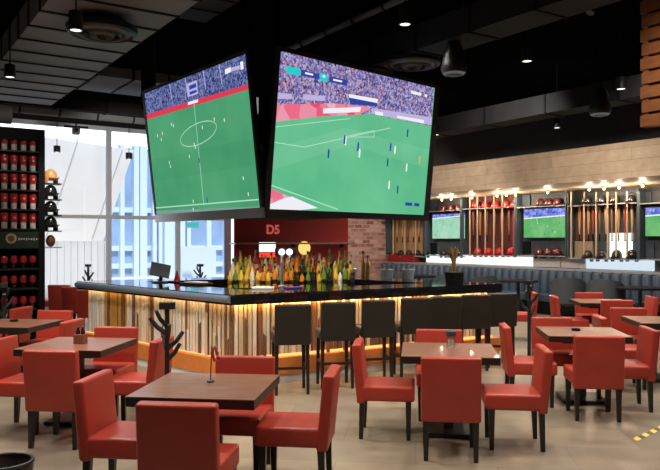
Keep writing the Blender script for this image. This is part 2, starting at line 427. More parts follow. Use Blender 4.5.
def bay(px0, px1, py0, py1, rails, label, back, ups=(), pieces=()):
    pc = (px0 + px1) / 2; r = wall_root('display_rack', label, 'rack', pc, 0)
    c = wl(pc); a, b = wl(px0) - c, wl(px1) - c
    zt, zb = zl(pc, py0), max(zl(pc, py1), 1.325)
    MB().box(((a + b) / 2, -.02, (zt + zb) / 2), (b - a, .04, zt - zb)).build('back_panel', back, r)
    for x in (a, b):
        MB().box((x, -.14, (zt + zb) / 2), (.035, .28, zt - zb)).build('post', M['bluepanel'], r)
    for py in rails:
        z = zl(pc, py); MB().box(((a + b) / 2, -.15, z), (b - a - .035, .26, .025)).build('shelf', M['gray'], r)
    for (xq, y0, y1) in ups:
        za, zb2 = zl(xq, y0), zl(xq, y1); MB().box((wl(xq) - c, -.255, (za + zb2) / 2), (.028, .028, za - zb2)).build('upright', M['palewood'], r)
    for (q0, q1, w0, w1, mm) in pieces:
        xa, xb = wl(q0) - c, wl(q1) - c; za, zb2 = zl((q0 + q1) / 2, w0), zl((q0 + q1) / 2, w1)
        MB().box(((xa + xb) / 2, -.06, (za + zb2) / 2), (xb - xa, .05, za - zb2)).build('inset_panel', M[mm], r)
    return r
M['backdark'] = mat('bay_back_dark', (.035, .022, .018), .6, var=.2)
M['backred'] = mat('bay_back_red', (.09, .02, .016), .6, var=.3, scale=3)
M['backblue'] = mat('bay_back_blue', (.05, .06, .07), .6, var=.2)
M['backwarm'] = wood('bay_back_oak', (.36, .20, .09), (.46, .28, .14), .5, stretch=(6, 6, 1))
M['beige'] = mat('beige_panel', (.42, .30, .20), .6)
# bay list: px0, px1, top, bottom, rails (py)
bay(393, 430, 198, 260, (203, 256), 'warm oak display rack at the far left end of the right wall', M['backwarm'], ups=[(x, 198, 256) for x in (399.5, 411, 422)])
bay(431.5, 467.5, 196, 260, (211, 256), 'grey shelf unit framing the far small television', M['backblue'],
    pieces=((432.5, 438, 198, 210, 'bluepanel'), (463, 467, 198, 255, 'matte'), (432.5, 438, 243, 255, 'matte')))
bay(469, 522, 195, 259, (208, 255.5), 'red-backed display rack between the far and middle televisions', M['backred'], ups=[(x, 195, 256) for x in (476.5, 484, 492, 500.5, 509)], pieces=((515, 521, 209, 254, 'helmred'),))
bay(523.5, 573, 193, 259, (206.5, 256), 'grey shelf unit framing the middle small television', M['backblue'],
    pieces=((524.5, 532, 195, 205, 'bluepanel'), (566, 572.5, 195, 205, 'bluepanel'), (567.5, 572.5, 208, 241, 'matte'), (525, 532, 241.5, 255, 'matte'), (564, 572, 241, 255, 'bluepanel')))
bay(575, 645, 191, 262, (204.5, 259), 'wide display rack of bats right of the middle television', M['backblue'], ups=[(x, 192, 259) for x in (578, 591, 603, 614.5, 623, 634)],
    pieces=((577, 595, 241, 258, 'beige'), (578, 592, 212, 240, 'brown'), (612, 634, 233, 258, 'litwhite2'), (597, 611, 241, 258, 'bluepanel'), (635, 644, 241, 258, 'bluepanel')))
bay(646.5, 690, 190, 263, (203, 260), 'grey shelf unit framing the television at the right edge', M['backblue'], pieces=((647.5, 653, 192, 202, 'bluepanel'), (648, 656, 242, 259, 'bluepanel')))
# helmets
def row(kind, pxs, py, what, grp, sc=1.0):
    for i, px in enumerate(pxs): helmet(kind, px, py, '%s, %s' % (what, ORD[i]), grp, sc=sc)
row('helmred', (476, 485.5, 495.5, 505.5, 514.5), 208, 'glossy red helmet on the top shelf of the red-backed rack', 'red helmets on the top shelf', .95)
row('helmred', (478, 489, 500, 511.5), 255, 'glossy red helmet on the bottom shelf of the red-backed rack', 'red helmets on the bottom shelf')
row('helmdk', (587, 601.5, 615, 631), 204, 'black helmet on the top shelf of the wide bat rack', 'black helmets on the top shelf')
row('helmdk', (587.5, 602, 617, 632), 259, 'black helmet on the bottom shelf of the wide bat rack', 'black helmets on the bottom shelf')
row('helmmaroon', (540.5, 549, 558), 206, 'maroon helmet above the middle small television', 'maroon helmets over the middle television', .95)
row('helmmaroon', (539, 548.5, 557.5), 256, 'maroon helmet below the middle small television', 'maroon helmets under the middle television', .95)
row('helmmaroon', (443.5, 451, 458.5), 211, 'maroon helmet above the far small television', 'maroon helmets over the far television', .9)
row('helmdk', (443.5, 451.5, 459), 256, 'black helmet below the far small television', 'black helmets under the far television', .9)
row('helmdk', (401, 409, 417.5, 426), 256, 'black helmet on the bottom shelf of the warm oak rack', 'black helmets on the oak rack', .9)
def bats(pxs, kinds, py, what, grp):
    for i, px in enumerate(pxs):
        p = wp(px, py, .1); BAT[kinds[i % len(kinds)]].put((p.x, p.y, p.z), 0, '%s, %s' % (what, ORD[i]), grp)
bats((397, 402.5, 408, 413.5, 419, 425), ('bat1', 'bat1', 'bat3', 'bat1'), 242, 'upright wooden bat in the warm oak rack', 'bats in the oak rack')
bats((473.5, 480, 487, 494.5, 502, 509), ('bat3', 'bat1', 'bat3'), 241, 'upright wooden bat in the red-backed rack', 'bats in the red-backed rack')
bats((579.5, 584, 588.5, 593, 599.5, 606, 612, 618.5, 625, 632, 639), ('bat1', 'bat2', 'bat1', 'bat2', 'bat3', 'bat1', 'bat3', 'bat1', 'bat2', 'bat1', 'bat3'), 241, 'upright wooden bat in the wide bat rack', 'bats in the wide rack')
# steel bars that hold the bats
# small televisions on the wall
M['tvgreen'] = turf_glow('small_screen_turf', (.10, .42, .13), (.20, .55, .20), 1.0, 3)
M['tvpale'] = turf_glow('far_screen_turf', (.30, .62, .42), (.42, .72, .55), 1.0, 3)
M['tvcrowd'] = crowd_glow('small_screen_stands', [(.06, .10, .55), (.20, .25, .75), (.45, .5, .9)], 1.0, 14)
M['tvline'] = glow('screen_white_line', (.8, .95, .85), 1.0)
M['tvblue'] = glow('screen_blue', (.03, .06, .35), 1.0)
def small_tv(px0, px1, py0, py1, label, field, frac):
    pc = (px0 + px1) / 2; d = .2
    a, b = [(wp(p, HZ, d) - W0).dot(-E1) for p in (px0, px1)]
    zt, zb = wp(pc, py0, d).z, wp(pc, py1, d).z
    t = thing('television', label, 'television', W0 - E1 * ((a + b) / 2) + NW * d + Vector((0, 0, (zt + zb) / 2)), RZ_WALL, 'small televisions on the right wall')
    w, h = b - a, zt - zb
    MB().box((0, .025, 0), (w + .04, .05, h + .04), bev=.006).build('frame', M['black'], t)
    MB().box((0, .11, 0), (.3, .14, .2)).build('wall_bracket', M['black'], t)
    s = MB(); y = -.003; hz = h / 2 - h * frac
    def Q(x0, z0, x1, z1, m, yy): s.poly([(x0, yy, z0), (x1, yy, z0), (x1, yy, z1), (x0, yy, z1)], m)
    Q(-w / 2, -h / 2, w / 2, hz, field, y); Q(-w / 2, hz, w / 2, h / 2, M['tvcrowd'], y)
    s.poly([(-w / 2, y - .001, hz - .02), (w / 2, y - .001, hz + .03), (w / 2, y - .001, hz + .06), (-w / 2, y - .001, hz + .01)], M['tvline'])
    for k in range(9):
        xx = rng.uniform(-.45, .45) * w; zz = rng.uniform(-h / 2 + .05, hz - .06); Q(xx, zz, xx + .015, zz + .045, M['tvline'] if k % 2 else M['tvblue'], y - .002)
    s.build('display', None, t, keepn=True)
small_tv(432.5, 465, 214, 238.5, 'small pale green television on the right wall, beside the big screen', M['tvpale'], .16)
small_tv(524, 567, 208.5, 237.5, 'small television in the middle of the right wall, showing a green pitch', M['tvgreen'], .32)
small_tv(645.5, 690, 207, 236, 'small television on the right wall cut off by the photo edge', M['tvgreen'], .28)
# red drawers under the oak rack
t = wall_root('side_cabinet', 'low dark red cabinet under the warm oak rack', 'cabinet', 403, 1.068, d=.02)
c = wl(403); a, b = wl(395) - c, wl(421) - c
MB().box(((a + b) / 2, -.14, .11), (b - a, .28, .22), bev=.01).build('body', M['redwall'], t)
g = MB().box(((a + b) / 2, -.285, .11), (b - a - .1, .02, .16)).build('door', M['redwall'], t)
MB().box(((a + b) / 2, -.30, .15), (.16, .012, .015)).build('handle', M['steel'], g)

# ================================================================ SERVING BAR
P0, PL, PR = Vector((-1.176, 8.39, 0)), Vector((-3.75, 10.99, 0)), Vector((2.56, 10.58, 0))
PL = PL + (PL - P0).normalized() * .36
PB = PL + PR - P0
def inset(poly, d):
    n = len(poly); out = []
    c = sum(poly, Vector()) / n; lines = []
    for i in range(n):
        p, q = poly[i], poly[(i + 1) % n]; t = (q - p).normalized(); nn = Vector((-t.y, t.x, 0))
        if nn.dot(c - p) < 0: nn = -nn
        lines.append((p + nn * d, t))
    for i in range(n):
        (p, t), (q, s) = lines[i - 1], lines[i]
        den = t.x * s.y - t.y * s.x; k = ((q.x - p.x) * s.y - (q.y - p.y) * s.x) / den; out.append(p + t * k)
    return out
ring = [P0, PR, PB, PL]
bar = thing('bar_counter', 'large island bar with black stone top and glowing vertical slat front', 'bar counter', (0, 0, 0))
inn = inset(ring, .68)
mb = MB()
for i in range(4):
    j = (i + 1) % 4; mb.prism([ring[i], ring[j], inn[j], inn[i]], 1.01, 1.10)
    lip = inset(ring, .035); mb.prism([ring[i], ring[j], lip[j], lip[i]], .975, 1.01)
o = mb.build('countertop', M['stone'], bar, True)
f0, f1 = inset(ring, .13), inset(ring, .24)
mb = MB()
for i in range(4):
    j = (i + 1) % 4; mb.prism([f0[i], f0[j], f1[j], f1[i]], .0, 1.01)
M['barback'] = mat('slat_backing', (.16, .09, .05), .6)
mb.build('front_wall', M['barback'], bar)
SL = [mat('slat_oak', (.62, .46, .29), .5, var=.08), mat('slat_pale', (.78, .67, .53), .5, var=.06), mat('slat_white', (.70, .68, .66), .5),
      mat('slat_brown', (.17, .085, .045), .5, var=.1), mat('slat_red_brown', (.26, .10, .05), .5, var=.1), mat('slat_gold', (.50, .28, .06), .4, var=.1)]
def slats(pa, pb, mode):
    d = (pb - pa); Lg = d.length; d.normalize(); nn = Vector((-d.y, d.x, 0))
    if nn.dot(Vector((-.6, 10.8, 0)) - pa) > 0: nn = -nn
    mx = rot_from(d, -nn, UP); mb = MB(); k = 0.0
    for s in SL: mb.slot(s)
    while k < Lg - .03:
        w = rng.choice((.035, .045, .055)); f = k / Lg
        if mode == 'left':
            pal = [2, 2, 1, 2] if f > .85 else ([3, 5, 5, 3, 5] if f > .68 else [1, 0, 1, 0, 2, 3])  # whiter slats at the outer end put daylight into the colour
        else: pal = [0, 1, 0, 1, 3, 4, 0]
        m = SL[rng.choice(pal)]; dep = rng.choice((.02, .03, .04))
        mb.box(pa + d * (k + w / 2) + nn * (dep / 2) + UP * .655, (w, dep, .71), mx, m=m)
        if rng.random() < .32 and not (mode == 'left' and f > .66):       # short darker slat laid over the lower part, slanted head
            h = rng.uniform(.22, .55); ww = w * .9; c = pa + d * (k + w / 2) + nn * (dep + .012)
            x0, x1 = -ww / 2, ww / 2; sl = rng.choice((-.04, .04))
            pts = [c + d * x0 + UP * .3, c + d * x1 + UP * .3, c + d * x1 + UP * (.3 + h + sl), c + d * x0 + UP * (.3 + h)]
            mb.slab(pts, nn * -.022, SL[rng.choice((3, 4, 3, 0, 0, 2) if mode == 'left' else (3, 4, 3, 4, 0))])
        k += w + rng.choice((.012, .018, .03))
    return mb
slats(f0[0], f0[3], 'left').build('slat_cladding', None, bar)
slats(f0[0], f0[1], 'right').build('slat_cladding', None, bar)
# foot plinth with its light strip, front sides only
pl = inset(ring, .0)
mb = MB(); mb.prism([pl[0], pl[1], f0[1], f0[0]], .10, .30); mb.prism([pl[0], f0[0], f0[3], pl[3]], .10, .30)
mb.build('foot_plinth', M['terracotta'], bar)
k0 = inset(ring, .02)
mb = MB(); mb.prism([k0[0], k0[1], f0[1], f0[0]], .0, .10); mb.prism([k0[0], f0[0], f0[3], k0[3]], .0, .10)
mb.build('kick_strip', M['white'], bar)
# warm strips under the worktop and along the plinth top
def strip(i, j, d0, d1, z0, z1, name, m):
    a, b = inset(ring, d0), inset(ring, d1)
    return MB().prism([a[i], a[j], b[j], b[i]], z0, z1).build(name, m, bar)
MB().tube([P0 + UP * 1.045, PL + UP * 1.045], .047, 16).build('edge_sheen_tube', mat('window_sheen_edge', (.15, .20, .26), .18, .0, coat=.6), bar, True)  # added tube, its blue colour stands in for the window's reflection on the edge
strip(0, 1, .045, .065, .990, 1.008, 'light_strip', M['warm'])
strip(0, 3, .045, .065, .990, 1.008, 'light_strip', M['warmlow'])
strip(0, 1, .085, .095, .302, .335, 'plinth_light', M['plinthglow'])
strip(0, 3, .085, .095, .302, .312, 'plinth_light', M['plinthglow'])

# bottle display in the middle of the bar
isl = thing('bottle_display', 'stepped black bottle stand in the middle of the bar', 'stand', (-.60, 11.15, 0))
MB().box((0, 0, .45), (2.0, .70, .90)).build('cabinet', M['matte'], isl)
ISTEP = [(-.24, 1.02), (0.0, 1.13), (.24, 1.24)]
for y, z in ISTEP: MB().box((0, y, (z + .9) / 2), (1.98, .235, z - .9)).build('step', M['black'], isl)
strip_m = M['warmlow']
def bmat(n, c, e=0):
    m = mat(n, c, .08, coat=.4)
    b = m.node_tree.nodes['Principled BSDF']; b.inputs['Transmission Weight'].default_value = .35; return m
BC = {'yellow': bmat('yellow_liquor', (.85, .62, .08)), 'green': bmat('green_bottle_glass', (.16, .30, .05)), 'amber': bmat('amber_liquor', (.75, .26, .03)),
      'clear': bmat('pale_liquor', (.85, .86, .75)), 'dark': bmat('dark_bottle_glass', (.03, .035, .02)), 'red': bmat('red_liquor', (.60, .05, .03))}
def make_bottle(col, sh):
    def f():
        t = thing('liquor_bottle', 'bottle', 'bottle')
        prof = [[(.035, 0), (.037, .01), (.037, .17), (.029, .205), (.016, .235), (.014, .285)],
                [(.032, 0), (.034, .01), (.035, .13), (.037, .17), (.022, .21), (.016, .235), (.014, .30)]][sh]
        g = MB().lathe(prof, n=12).build('glass_body', BC[col], t, True)
        MB().lathe([(.017, prof[-1][1] - .03), (.017, prof[-1][1] + .012), (.008, prof[-1][1] + .016)], n=10).build('cap', M['gold'] if sh else M['black'], g)
        MB().lathe([(.0378, .05), (.0378, .11)], n=12, cap=False).build('paper_label', M['cream' if col in ('clear', 'red') else ('gold' if col == 'yellow' else 'matte')], g, True)
        return t
    return Kind(f)
BT = {(c, s): make_bottle(c, s) for c in BC for s in (0, 1)}
ROWN = ['front step', 'middle step', 'top step']
pats = ['yellow green yellow yellow clear yellow amber yellow amber green amber amber dark amber green dark yellow green dark yellow clear green dark'.split(),
        'clear yellow green yellow amber red yellow red clear amber amber yellow amber dark green amber yellow dark green yellow green clear yellow'.split(),
        'green yellow yellow clear red amber clear yellow red amber yellow amber amber green yellow dark clear yellow green dark yellow green clear'.split()]
for ri, (y, z) in enumerate(ISTEP):
    for i, c in enumerate(pats[ri]):
        x = -.93 + 1.86 * i / 22 + rng.uniform(-.012, .012); s = rng.choice((0, 1))
        b = BT[(c, s)].put((-.60 + x, 11.15 + y, z), 0, '%s liquor bottle on the %s of the lit bottle stand' % (c, ROWN[ri]), '%s bottles on the %s' % (c, ROWN[ri]))
        k = rng.uniform(.82, 1.18); b.scale = (1, 1, k)

# red partition behind the bar
ra = Vector((-1.90, 13.9, 0)); rb = ra + E2 * 2.75
RW = rot_from(E2, E1, UP); RZR = math.atan2(E2.y, E2.x)
rp = thing('red_partition', 'tall red painted partition behind the bottles with a white edge light', 'partition', ra + E2 * 1.375, RZR)
MB().box((0, .2, 1.75), (2.75, .4, 3.5)).build('panel', M['redwall'], rp)
MB().box((-1.385, -.0, 1.75), (.035, .05, 3.5)).build('edge_light', glow('edge_led', (.9, .95, 1), 1.3), rp)
M['slatshelf'] = M['steel']
sh = thing('wall_shelf', 'thin steel shelf crossing the red partition above the bottles', 'shelf', ra + E2 * 1.34 + UP * 1.68, RZR)
MB().box((0, -.13, 0), (2.84, .26, .03)).build('board', M['steel'], sh)
for x in (-1.2, 0, 1.2): MB().box((x, -.06, -.05), (.02, .12, .08)).build('bracket', M['black'], sh)
def rpt(px, py): return hit(px, py, ra, E1)
def on_red(px, py, d): p = rpt(px, py); return p - E1 * d
t = thing('menu_screen', 'small bright white menu screen with a red lower band on the red partition', 'screen', on_red(266.5, 250, .03), RZR)
MB().box((0, .01, 0), (.40, .03, .34)).build('frame', M['black'], t)
MB().box((0, -.008, .06), (.37, .008, .19)).build('display', M['litwhite2'], t)
MB().box((0, -.008, -.10), (.37, .008, .10)).build('lower_band', M['redlit'], t)
tag(MB().lathe([(.14, 0), (.14, .03), (.12, .05)], n=24, mx=Matrix.Rotation(R(90), 3, 'X')).build('round_sign', M['yellowlit'], loc=on_red(304, 248, 0)), 'round glowing yellow sign on the red partition', 'sign').rotation_euler = (0, 0, RZR)
def text(body, size, loc, rz, m, name, outline=None, rx=R(90)):
    cu = bpy.data.curves.new(name, 'FONT'); cu.body = body; cu.size = size; cu.align_x = 'CENTER'; cu.align_y = 'CENTER'
    if outline: cu.fill_mode = 'NONE'; cu.bevel_depth = outline
    else: cu.extrude = .01
    cu.materials.append(m); o = bpy.data.objects.new(name, cu); C.objects.link(o); 
    me = bpy.data.meshes.new_from_object(o.evaluated_get(bpy.context.evaluated_depsgraph_get())); me.name = name
    bpy.data.objects.remove(o); o = bpy.data.objects.new(name, me); C.objects.link(o)
    o.location = loc; o.rotation_euler = (rx, 0, rz); return o
tag(text('D5', .25, on_red(272.3, 230, .03), RZR, glow('pink_neon', (1, .20, .16), .55), 'neon_logo', .007), 'pink outlined two-character neon logo on the red partition', 'sign')

# things on the counter -------------------------------------------------------
CT = 1.10
t = thing('till_terminal', 'black tilted touch-screen till on the left arm of the bar', 'till', on_z(160, 282.5, CT), R(25))
MB().box((0, 0, .01), (.22, .2, .02), bev=.006).build('foot', M['black'], t)
MB().box((.02, .02, .09), (.05, .05, .16), Matrix.Rotation(R(12), 3, 'Y')).build('neck', M['black'], t)
MB().box((0, -.02, .19), (.30, .02, .22), Matrix.Rotation(R(-24), 3, 'X') @ Matrix.Rotation(R(14), 3, 'Y'), bev=.006).build('monitor', M['charcoal'], t)
p = on_z(177, 282, CT)
tag(MB().lathe([(.055, 0), (.05, .02), (.012, .17), (.002, .18)], n=4).build('table_flag', M['redwall'], loc=p), 'small dark red pyramid-shaped card on the bar beside the till', 'card')
t = thing('serving_tray', 'low black tray holding papers on the left arm of the bar', 'tray', on_z(196, 284.5, CT), R(-40))
MB().box((0, 0, .015), (.42, .28, .03), bev=.008).build('base', M['black'], t); MB().box((0, 0, .035), (.3, .2, .012)).build('paper_stack', M['cream'], t)
for i, px in enumerate((351, 387, 408)):
    t = thing('ice_bucket', ['blue-grey steel tub on the bar, left of the two gold bottles', 'blue-grey steel tub on the bar, just right of the gold bottles', 'blue-grey steel tub on the bar, nearer the plant pot'][i], 'tub', on_z(px, 278.5 if i == 0 else 279, CT) , 0, 'steel tubs on the bar')
    MB().lathe([(.085, 0), (.09, .01), (.105, .15), (.112, .155), (.10, .155), (.085, .02), (.0, .02)], n=20, cap=False).build('bowl', mat('blue_steel', (.30, .36, .43), .35, .3), t, True)
    MB().tube([(.105 * math.cos(a), .105 * math.sin(a), .16) for a in [2 * PI * k / 16 for k in range(17)]], .006, 6).build('rim', M['steel'], t, True)
for i, px in enumerate((363, 367.8)):
    t = thing('gold_bottle', ['tall gold bottle on the bar, the taller of the pair', 'gold bottle on the bar, the shorter of the pair'][i], 'bottle', on_z(px, 278, CT) , 0, 'gold bottles on the bar')
    k = (1.25, 1.05)[i]
    MB().lathe([(.036, 0), (.038, .01), (.038, .2 * k), (.028, .25 * k), (.014, .28 * k), (.013, .34 * k)], n=14).build('glass_body', M['gold'], t, True)
    MB().lathe([(.015, .33 * k), (.015, .37 * k)], n=10).build('cap', M['black'], t)
t = thing('plant_pot', 'square black pot with a tall bundle of dried stalks on the bar', 'plant', on_z(455, 284.8, CT) + Vector((0, .06, 0)), R(30))
MB().box((0, 0, .09), (.20, .20, .18), bev=.01, taper=.9).build('pot', M['matte'], t)
mb = MB()
for k in range(26):
    a = rng.uniform(0, 2 * PI); r0 = rng.uniform(0, .06); tip = rng.uniform(.02, .085)
    mb.tube([(r0 * math.cos(a), r0 * math.sin(a), .16), (r0 * .5 * math.cos(a), r0 * .5 * math.sin(a), .33), (tip * math.cos(a), tip * math.sin(a), rng.uniform(.46, .56))], [.004, .006, .010], 5)
mb.build('stalks', M['potsoil'], t)
# beer tower with two round lit medallions
p = on_z(282, 287, CT)
t = thing('beer_tap_tower', 'chrome beer tap tower topped by two round white lit medallions', 'beer tap', p, 0)
H2 = at(286, 252, p.y).z - CT
MB().lathe([(.06, 0), (.06, .015), (.024, .03), (.02, H2 - .05)], n=16).build('column', M['steel'], t, True)
MB().box((.05, 0, H2), (.30, .06, .11), bev=.02).build('crossbar', M['black'], t)
for x in (0.0, .105):
    MB().lathe([(.046, 0), (.046, .02), (.035, .028)], (x, -.03, H2), 20, Matrix.Rotation(R(90), 3, 'X')).build('medallion', glow('medallion_light', (.92, .96, 1), 1.6), t, True)
    MB().tube([(x, -.03, H2 - .06), (x, -.07, H2 - .08), (x, -.07, H2 - .13)], .012, 8).build('spout', M['steel'], t, True)
t = thing('bar_towel', 'folded purple-blue towel on the bar beside the tap tower', 'towel', on_z(293, 288.5, CT), R(30))
MB().box((0, 0, .012), (.24, .12, .024), bev=.01).build('cloth', mat('purple_cloth', (.06, .04, .28), .8), t, True)
t = thing('clear_tray', 'white plastic tray lying on the bar left of the tap tower', 'tray', on_z(263, 289, CT), R(-10))
MB().box((0, 0, .015), (.26, .2, .03), bev=.01).build('body', M['white'], t, True)

# bar stools ------------------------------------------------------------------
bd = (PR - P0).normalized(); bn = Vector((bd.y, -bd.x, 0))          # bn points to the room
RZ_ST = R(10)
def make_stool():
    t = thing('bar_stool', 'stool', 'bar stool')
    MB().box((0, .02, .635), (.43, .44, .11), bev=.03, seg=3).build('seat', M['stool'], t, True)
    MB().box((0, -.22, .80), (.41, .07, .46), Matrix.Rotation(R(4), 3, 'X'), bev=.025, seg=3).build('backrest', M['stool'], t, True)
    for sx in (-1, 1):
        for sy in (-1, 1):
            MB().box((sx * .18, sy * .175 + .01, .30), (.044, .044, .60), taper=.7, shear=(-sx * .006, -sy * .01, 0)).build('leg', M['leg'], t)
    for sy in (-1, 1): MB().box((0, sy * .175 + .01, .24 if sy > 0 else .30), (.34, .022, .03)).build('stretcher', M['leg'], t)
    for sx in (-1, 1): MB().box((sx * .185, .01, .30), (.022, .32, .03)).build('stretcher', M['leg'], t)
    return t
ST = Kind(make_stool)
SA, SB = Vector((-.42, 7.97, 0)), Vector((2.36, 9.67, 0))
SLAB = ['leftmost of the row, at the bar corner', 'second from the bar corner', 'third from the bar corner', 'fourth from the bar corner', 'third from the right end of the bar', 'second from the right end of the bar', 'farthest of the row, at the right end of the bar']
for i, k in enumerate((.005, .19, .365, .545, .69, .85, 1.0)):
    ST.put(SA.lerp(SB, k) + Vector((-.05, .21, 0)), RZ_ST, 'dark olive leather bar stool, ' + SLAB[i], 'bar stools along the right side of the bar')

# ================================================================ BIG SCREENS
def screen_frame(b, yaw, tilt):
    u = Vector((math.cos(yaw), math.sin(yaw), 0)); n = Vector((math.sin(yaw), -math.cos(yaw), 0))
    v = UP * math.cos(tilt) + n * math.sin(tilt); nn = u.cross(v)
    return b, u, v, nn
M['pitch'] = turf_glow('pitch_right', (.10, .47, .24), (.16, .56, .31), 1.0, .8)
M['pitch2'] = turf_glow('pitch_left', (.06, .31, .15), (.095, .38, .19), 1.0, .8)
M['stripe'] = turf_glow('pitch_stripe', (.13, .50, .27), (.19, .58, .34), 1.0, .8)
M['stripe2'] = turf_glow('pitch_stripe_left', (.055, .295, .14), (.085, .36, .18), 1.0, .8)
M['crowd'] = crowd_glow('stadium_crowd', [(.02, .02, .07), (.12, .13, .40), (.25, .27, .62), (.55, .45, .60), (.35, .14, .25), (.10, .10, .32)], 1.0, 38)
M['crowd2'] = crowd_glow('stadium_crowd_left', [(.01, .012, .05), (.05, .07, .24), (.11, .14, .38), (.25, .28, .5), (.03, .04, .16)], 1.0, 38)
M['pink'] = crowd_glow('advert_pink', [(.80, .06, .15), (.85, .20, .30), (.75, .45, .55)], 1.0, 5)
M['advred'] = glow('advert_red', (.70, .05, .09), 1.0)
M['advwhite'] = glow('advert_white', (.88, .86, .92), 1.0)
M['teallit'] = glow('score_teal', (.02, .62, .62), 1.0)
M['plline'] = glow('pitch_line', (.42, .75, .55), 1.0)
M['plwhite'] = glow('player_white', (.88, .92, .86), 1.0)
M['plblue'] = glow('player_blue', (.03, .06, .33), 1.0)
M['plorange'] = glow('referee_orange', (.72, .45, .12), 1.0)
M['greyband'] = glow('advert_grey', (.20, .34, .30), 1.0)
M['lilac'] = glow('stand_front', (.50, .45, .75), 1.0)
def big_screen(label, b, yaw, tilt, w, h, draw, bez, grey=False):
    b, u, v, nn = screen_frame(Vector(b), yaw, tilt)
    mx = rot_from(u, v, nn); t = thing('video_screen', label, 'screen', b, 0, 'large screens hanging over the bar')
    t.rotation_euler = mx.to_euler()
    l, r, dn, up = bez
    x0, x1, y0, y1 = -l, w + r, -dn, h + up
    fr = MB()
    fr.box(((x0 + x1) / 2, (y0 + y1) / 2, -.035), (x1 - x0, y1 - y0, .04)); fr.box(((x0 + x1) / 2, (y0 + y1) / 2, -.12), (x1 - x0 - .6, y1 - y0 - .3, .14))
    fr.build('housing', M['matte'], t)
    e = MB()
    e.box(((x0) / 2, h / 2, -.005), (l, h, .04)); e.box((w + r / 2, h / 2, -.005), (r, h, .04))
    MB().box(((x0 + x1) / 2, -dn / 2, -.005), (x1 - x0, dn, .04)).build('lower_trim', M['steel' if grey else 'black'], t); e.box(((x0 + x1) / 2, h + up / 2, -.005), (x1 - x0, up, .04))  # steel tone on the left screen's trim stands in for light its bezel catches
    e.build('bezel', M['black'], t)
    s = MB(); lay = [0]
    def uv(px, py):
        p = hit(px, py, b, nn) - b; return (min(max(p.dot(u), 0), w), min(max(p.dot(v), 0), h))
    def P(pts, m, raw=False):
        lay[0] += 1; z = .0005 + lay[0] * .00012
        s.poly([Vector((*(q if raw else uv(*q)), z)) for q in pts], m)
    def LN(p, q, m, wd=.014):
        a, c = Vector(uv(*p)), Vector(uv(*q)); d = (c - a); d.normalize(); k = Vector((-d.y, d.x)) * wd / 2
        P([a + k, a - k, c - k, c + k], m, True)
    def MAN(px, py, m, hh=.13, ww=.03, legs=True):
        hh *= .85; ww *= .8
        a = Vector(uv(px, py)); 
        P([a + Vector((-ww / 2, 0)), a + Vector((ww / 2, 0)), a + Vector((ww * .6, hh * .75)), a + Vector((ww * .25, hh)), a + Vector((-ww * .25, hh)), a + Vector((-ww * .6, hh * .75))], m, True)
    P([(0, 0), (w, 0), (w, h), (0, h)], draw['base'], True)
    draw['f'](P, LN, MAN, uv, w, h)
    s.build('display', None, t, keepn=True)
    return t
def draw_right(P, LN, MAN, uv, w, h):
    P([(262, 119.8), (320, 116), (371, 114), (400, 120), (436, 127), (436, 60), (270, 30)], M['crowd'])
    P([(262, 119.8), (320, 116.5), (360, 114.5), (372, 107), (330, 103), (262, 102)], M['pink'])
    P([(323, 113.5), (360, 112), (361, 107), (323, 108.5)], M['advwhite'])
    P([(372, 108), (436, 118), (436, 126), (400, 119.5), (371, 113.5)], M['lilac'])
    P([(375, 111), (383, 112.5), (383, 116), (375, 114.5)], M['advwhite']); P([(397, 115.5), (424, 120), (424, 123.5), (397, 118)], M['advwhite'])
    P([(349, 94), (378, 99), (377, 103), (365, 101), (349, 97.5)], M['advwhite'])
    P([(349, 97.5), (377, 103), (377, 106.5), (350, 104)], M['tvblue'])
    P([(303, 94), (325, 96), (325, 101), (303, 100)], M['lilac']); P([(274, 92), (292, 94), (292, 99), (274, 98.5)], M['lilac'])
    P([(286.5, 65.5), (300.5, 69), (300.5, 76), (286, 73)], M['teallit'])
    P([(301, 69.5), (319, 74), (319, 79.5), (301, 75.5)], M['tvblue']); P([(329, 76), (347, 80), (347, 86), (329, 82)], M['tvblue'])
    P([(320, 73), (327.5, 75), (327.5, 82.5), (320, 80.5)], M['teallit'])
    for x0, y0, x1, y1 in ((305, 73, 313, 74.8), (333, 79.6, 342, 81.6)): LN((x0, y0), (x1, y1), M['advwhite'], .025)
    LN((322.5, 76), (325, 76.6), M['advwhite'], .03)
    LN((411, 92), (421, 94.5), M['advwhite'], .045); LN((424.5, 95.5), (427, 96), M['advwhite'], .045)
    P([(270, 148), (345, 128), (430, 150), (425, 168), (350, 145), (270, 170)], M['stripe'])
    LN((272, 142), (304, 147), M['plline'], .012); LN((304, 147), (390, 128), M['plline'], .012); LN((275, 127), (350, 118.5), M['plline'], .01)
    LN((348, 136), (374, 130.5), M['plline'], .012); LN((374, 130.5), (374, 137), M['plline'], .012); LN((345, 137), (374, 137), M['plline'], .01)
    LN((268.5, 185), (338, 209.5), M['plline'], .016)
    P([(266, 188), (283, 194), (318, 208), (264, 209)], M['pink']); P([(284, 198), (292, 196.5), (318, 208), (300, 210), (270, 209), (270, 204)], M['advwhite'])
    for x, y, m in ((345, 145, 'plwhite'), (344, 144, 'plblue'), (359, 157.5, 'plwhite'), (357.5, 151, 'plblue'), (328, 158, 'plblue'), (390, 151, 'plblue'), (394.5, 154, 'plwhite'),
                    (387, 166.5, 'plblue'), (406, 171.5, 'plwhite'), (388.5, 189, 'plwhite'), (397, 193.5, 'plblue'), (407, 137, 'plblue'), (419, 164, 'plorange')):
        MAN(x, y, M[m], .15, .036)
    LN((405, 203.8), (412, 204.4), M['tvblue'], .05); LN((414, 204.5), (419, 205), M['tvblue'], .05)
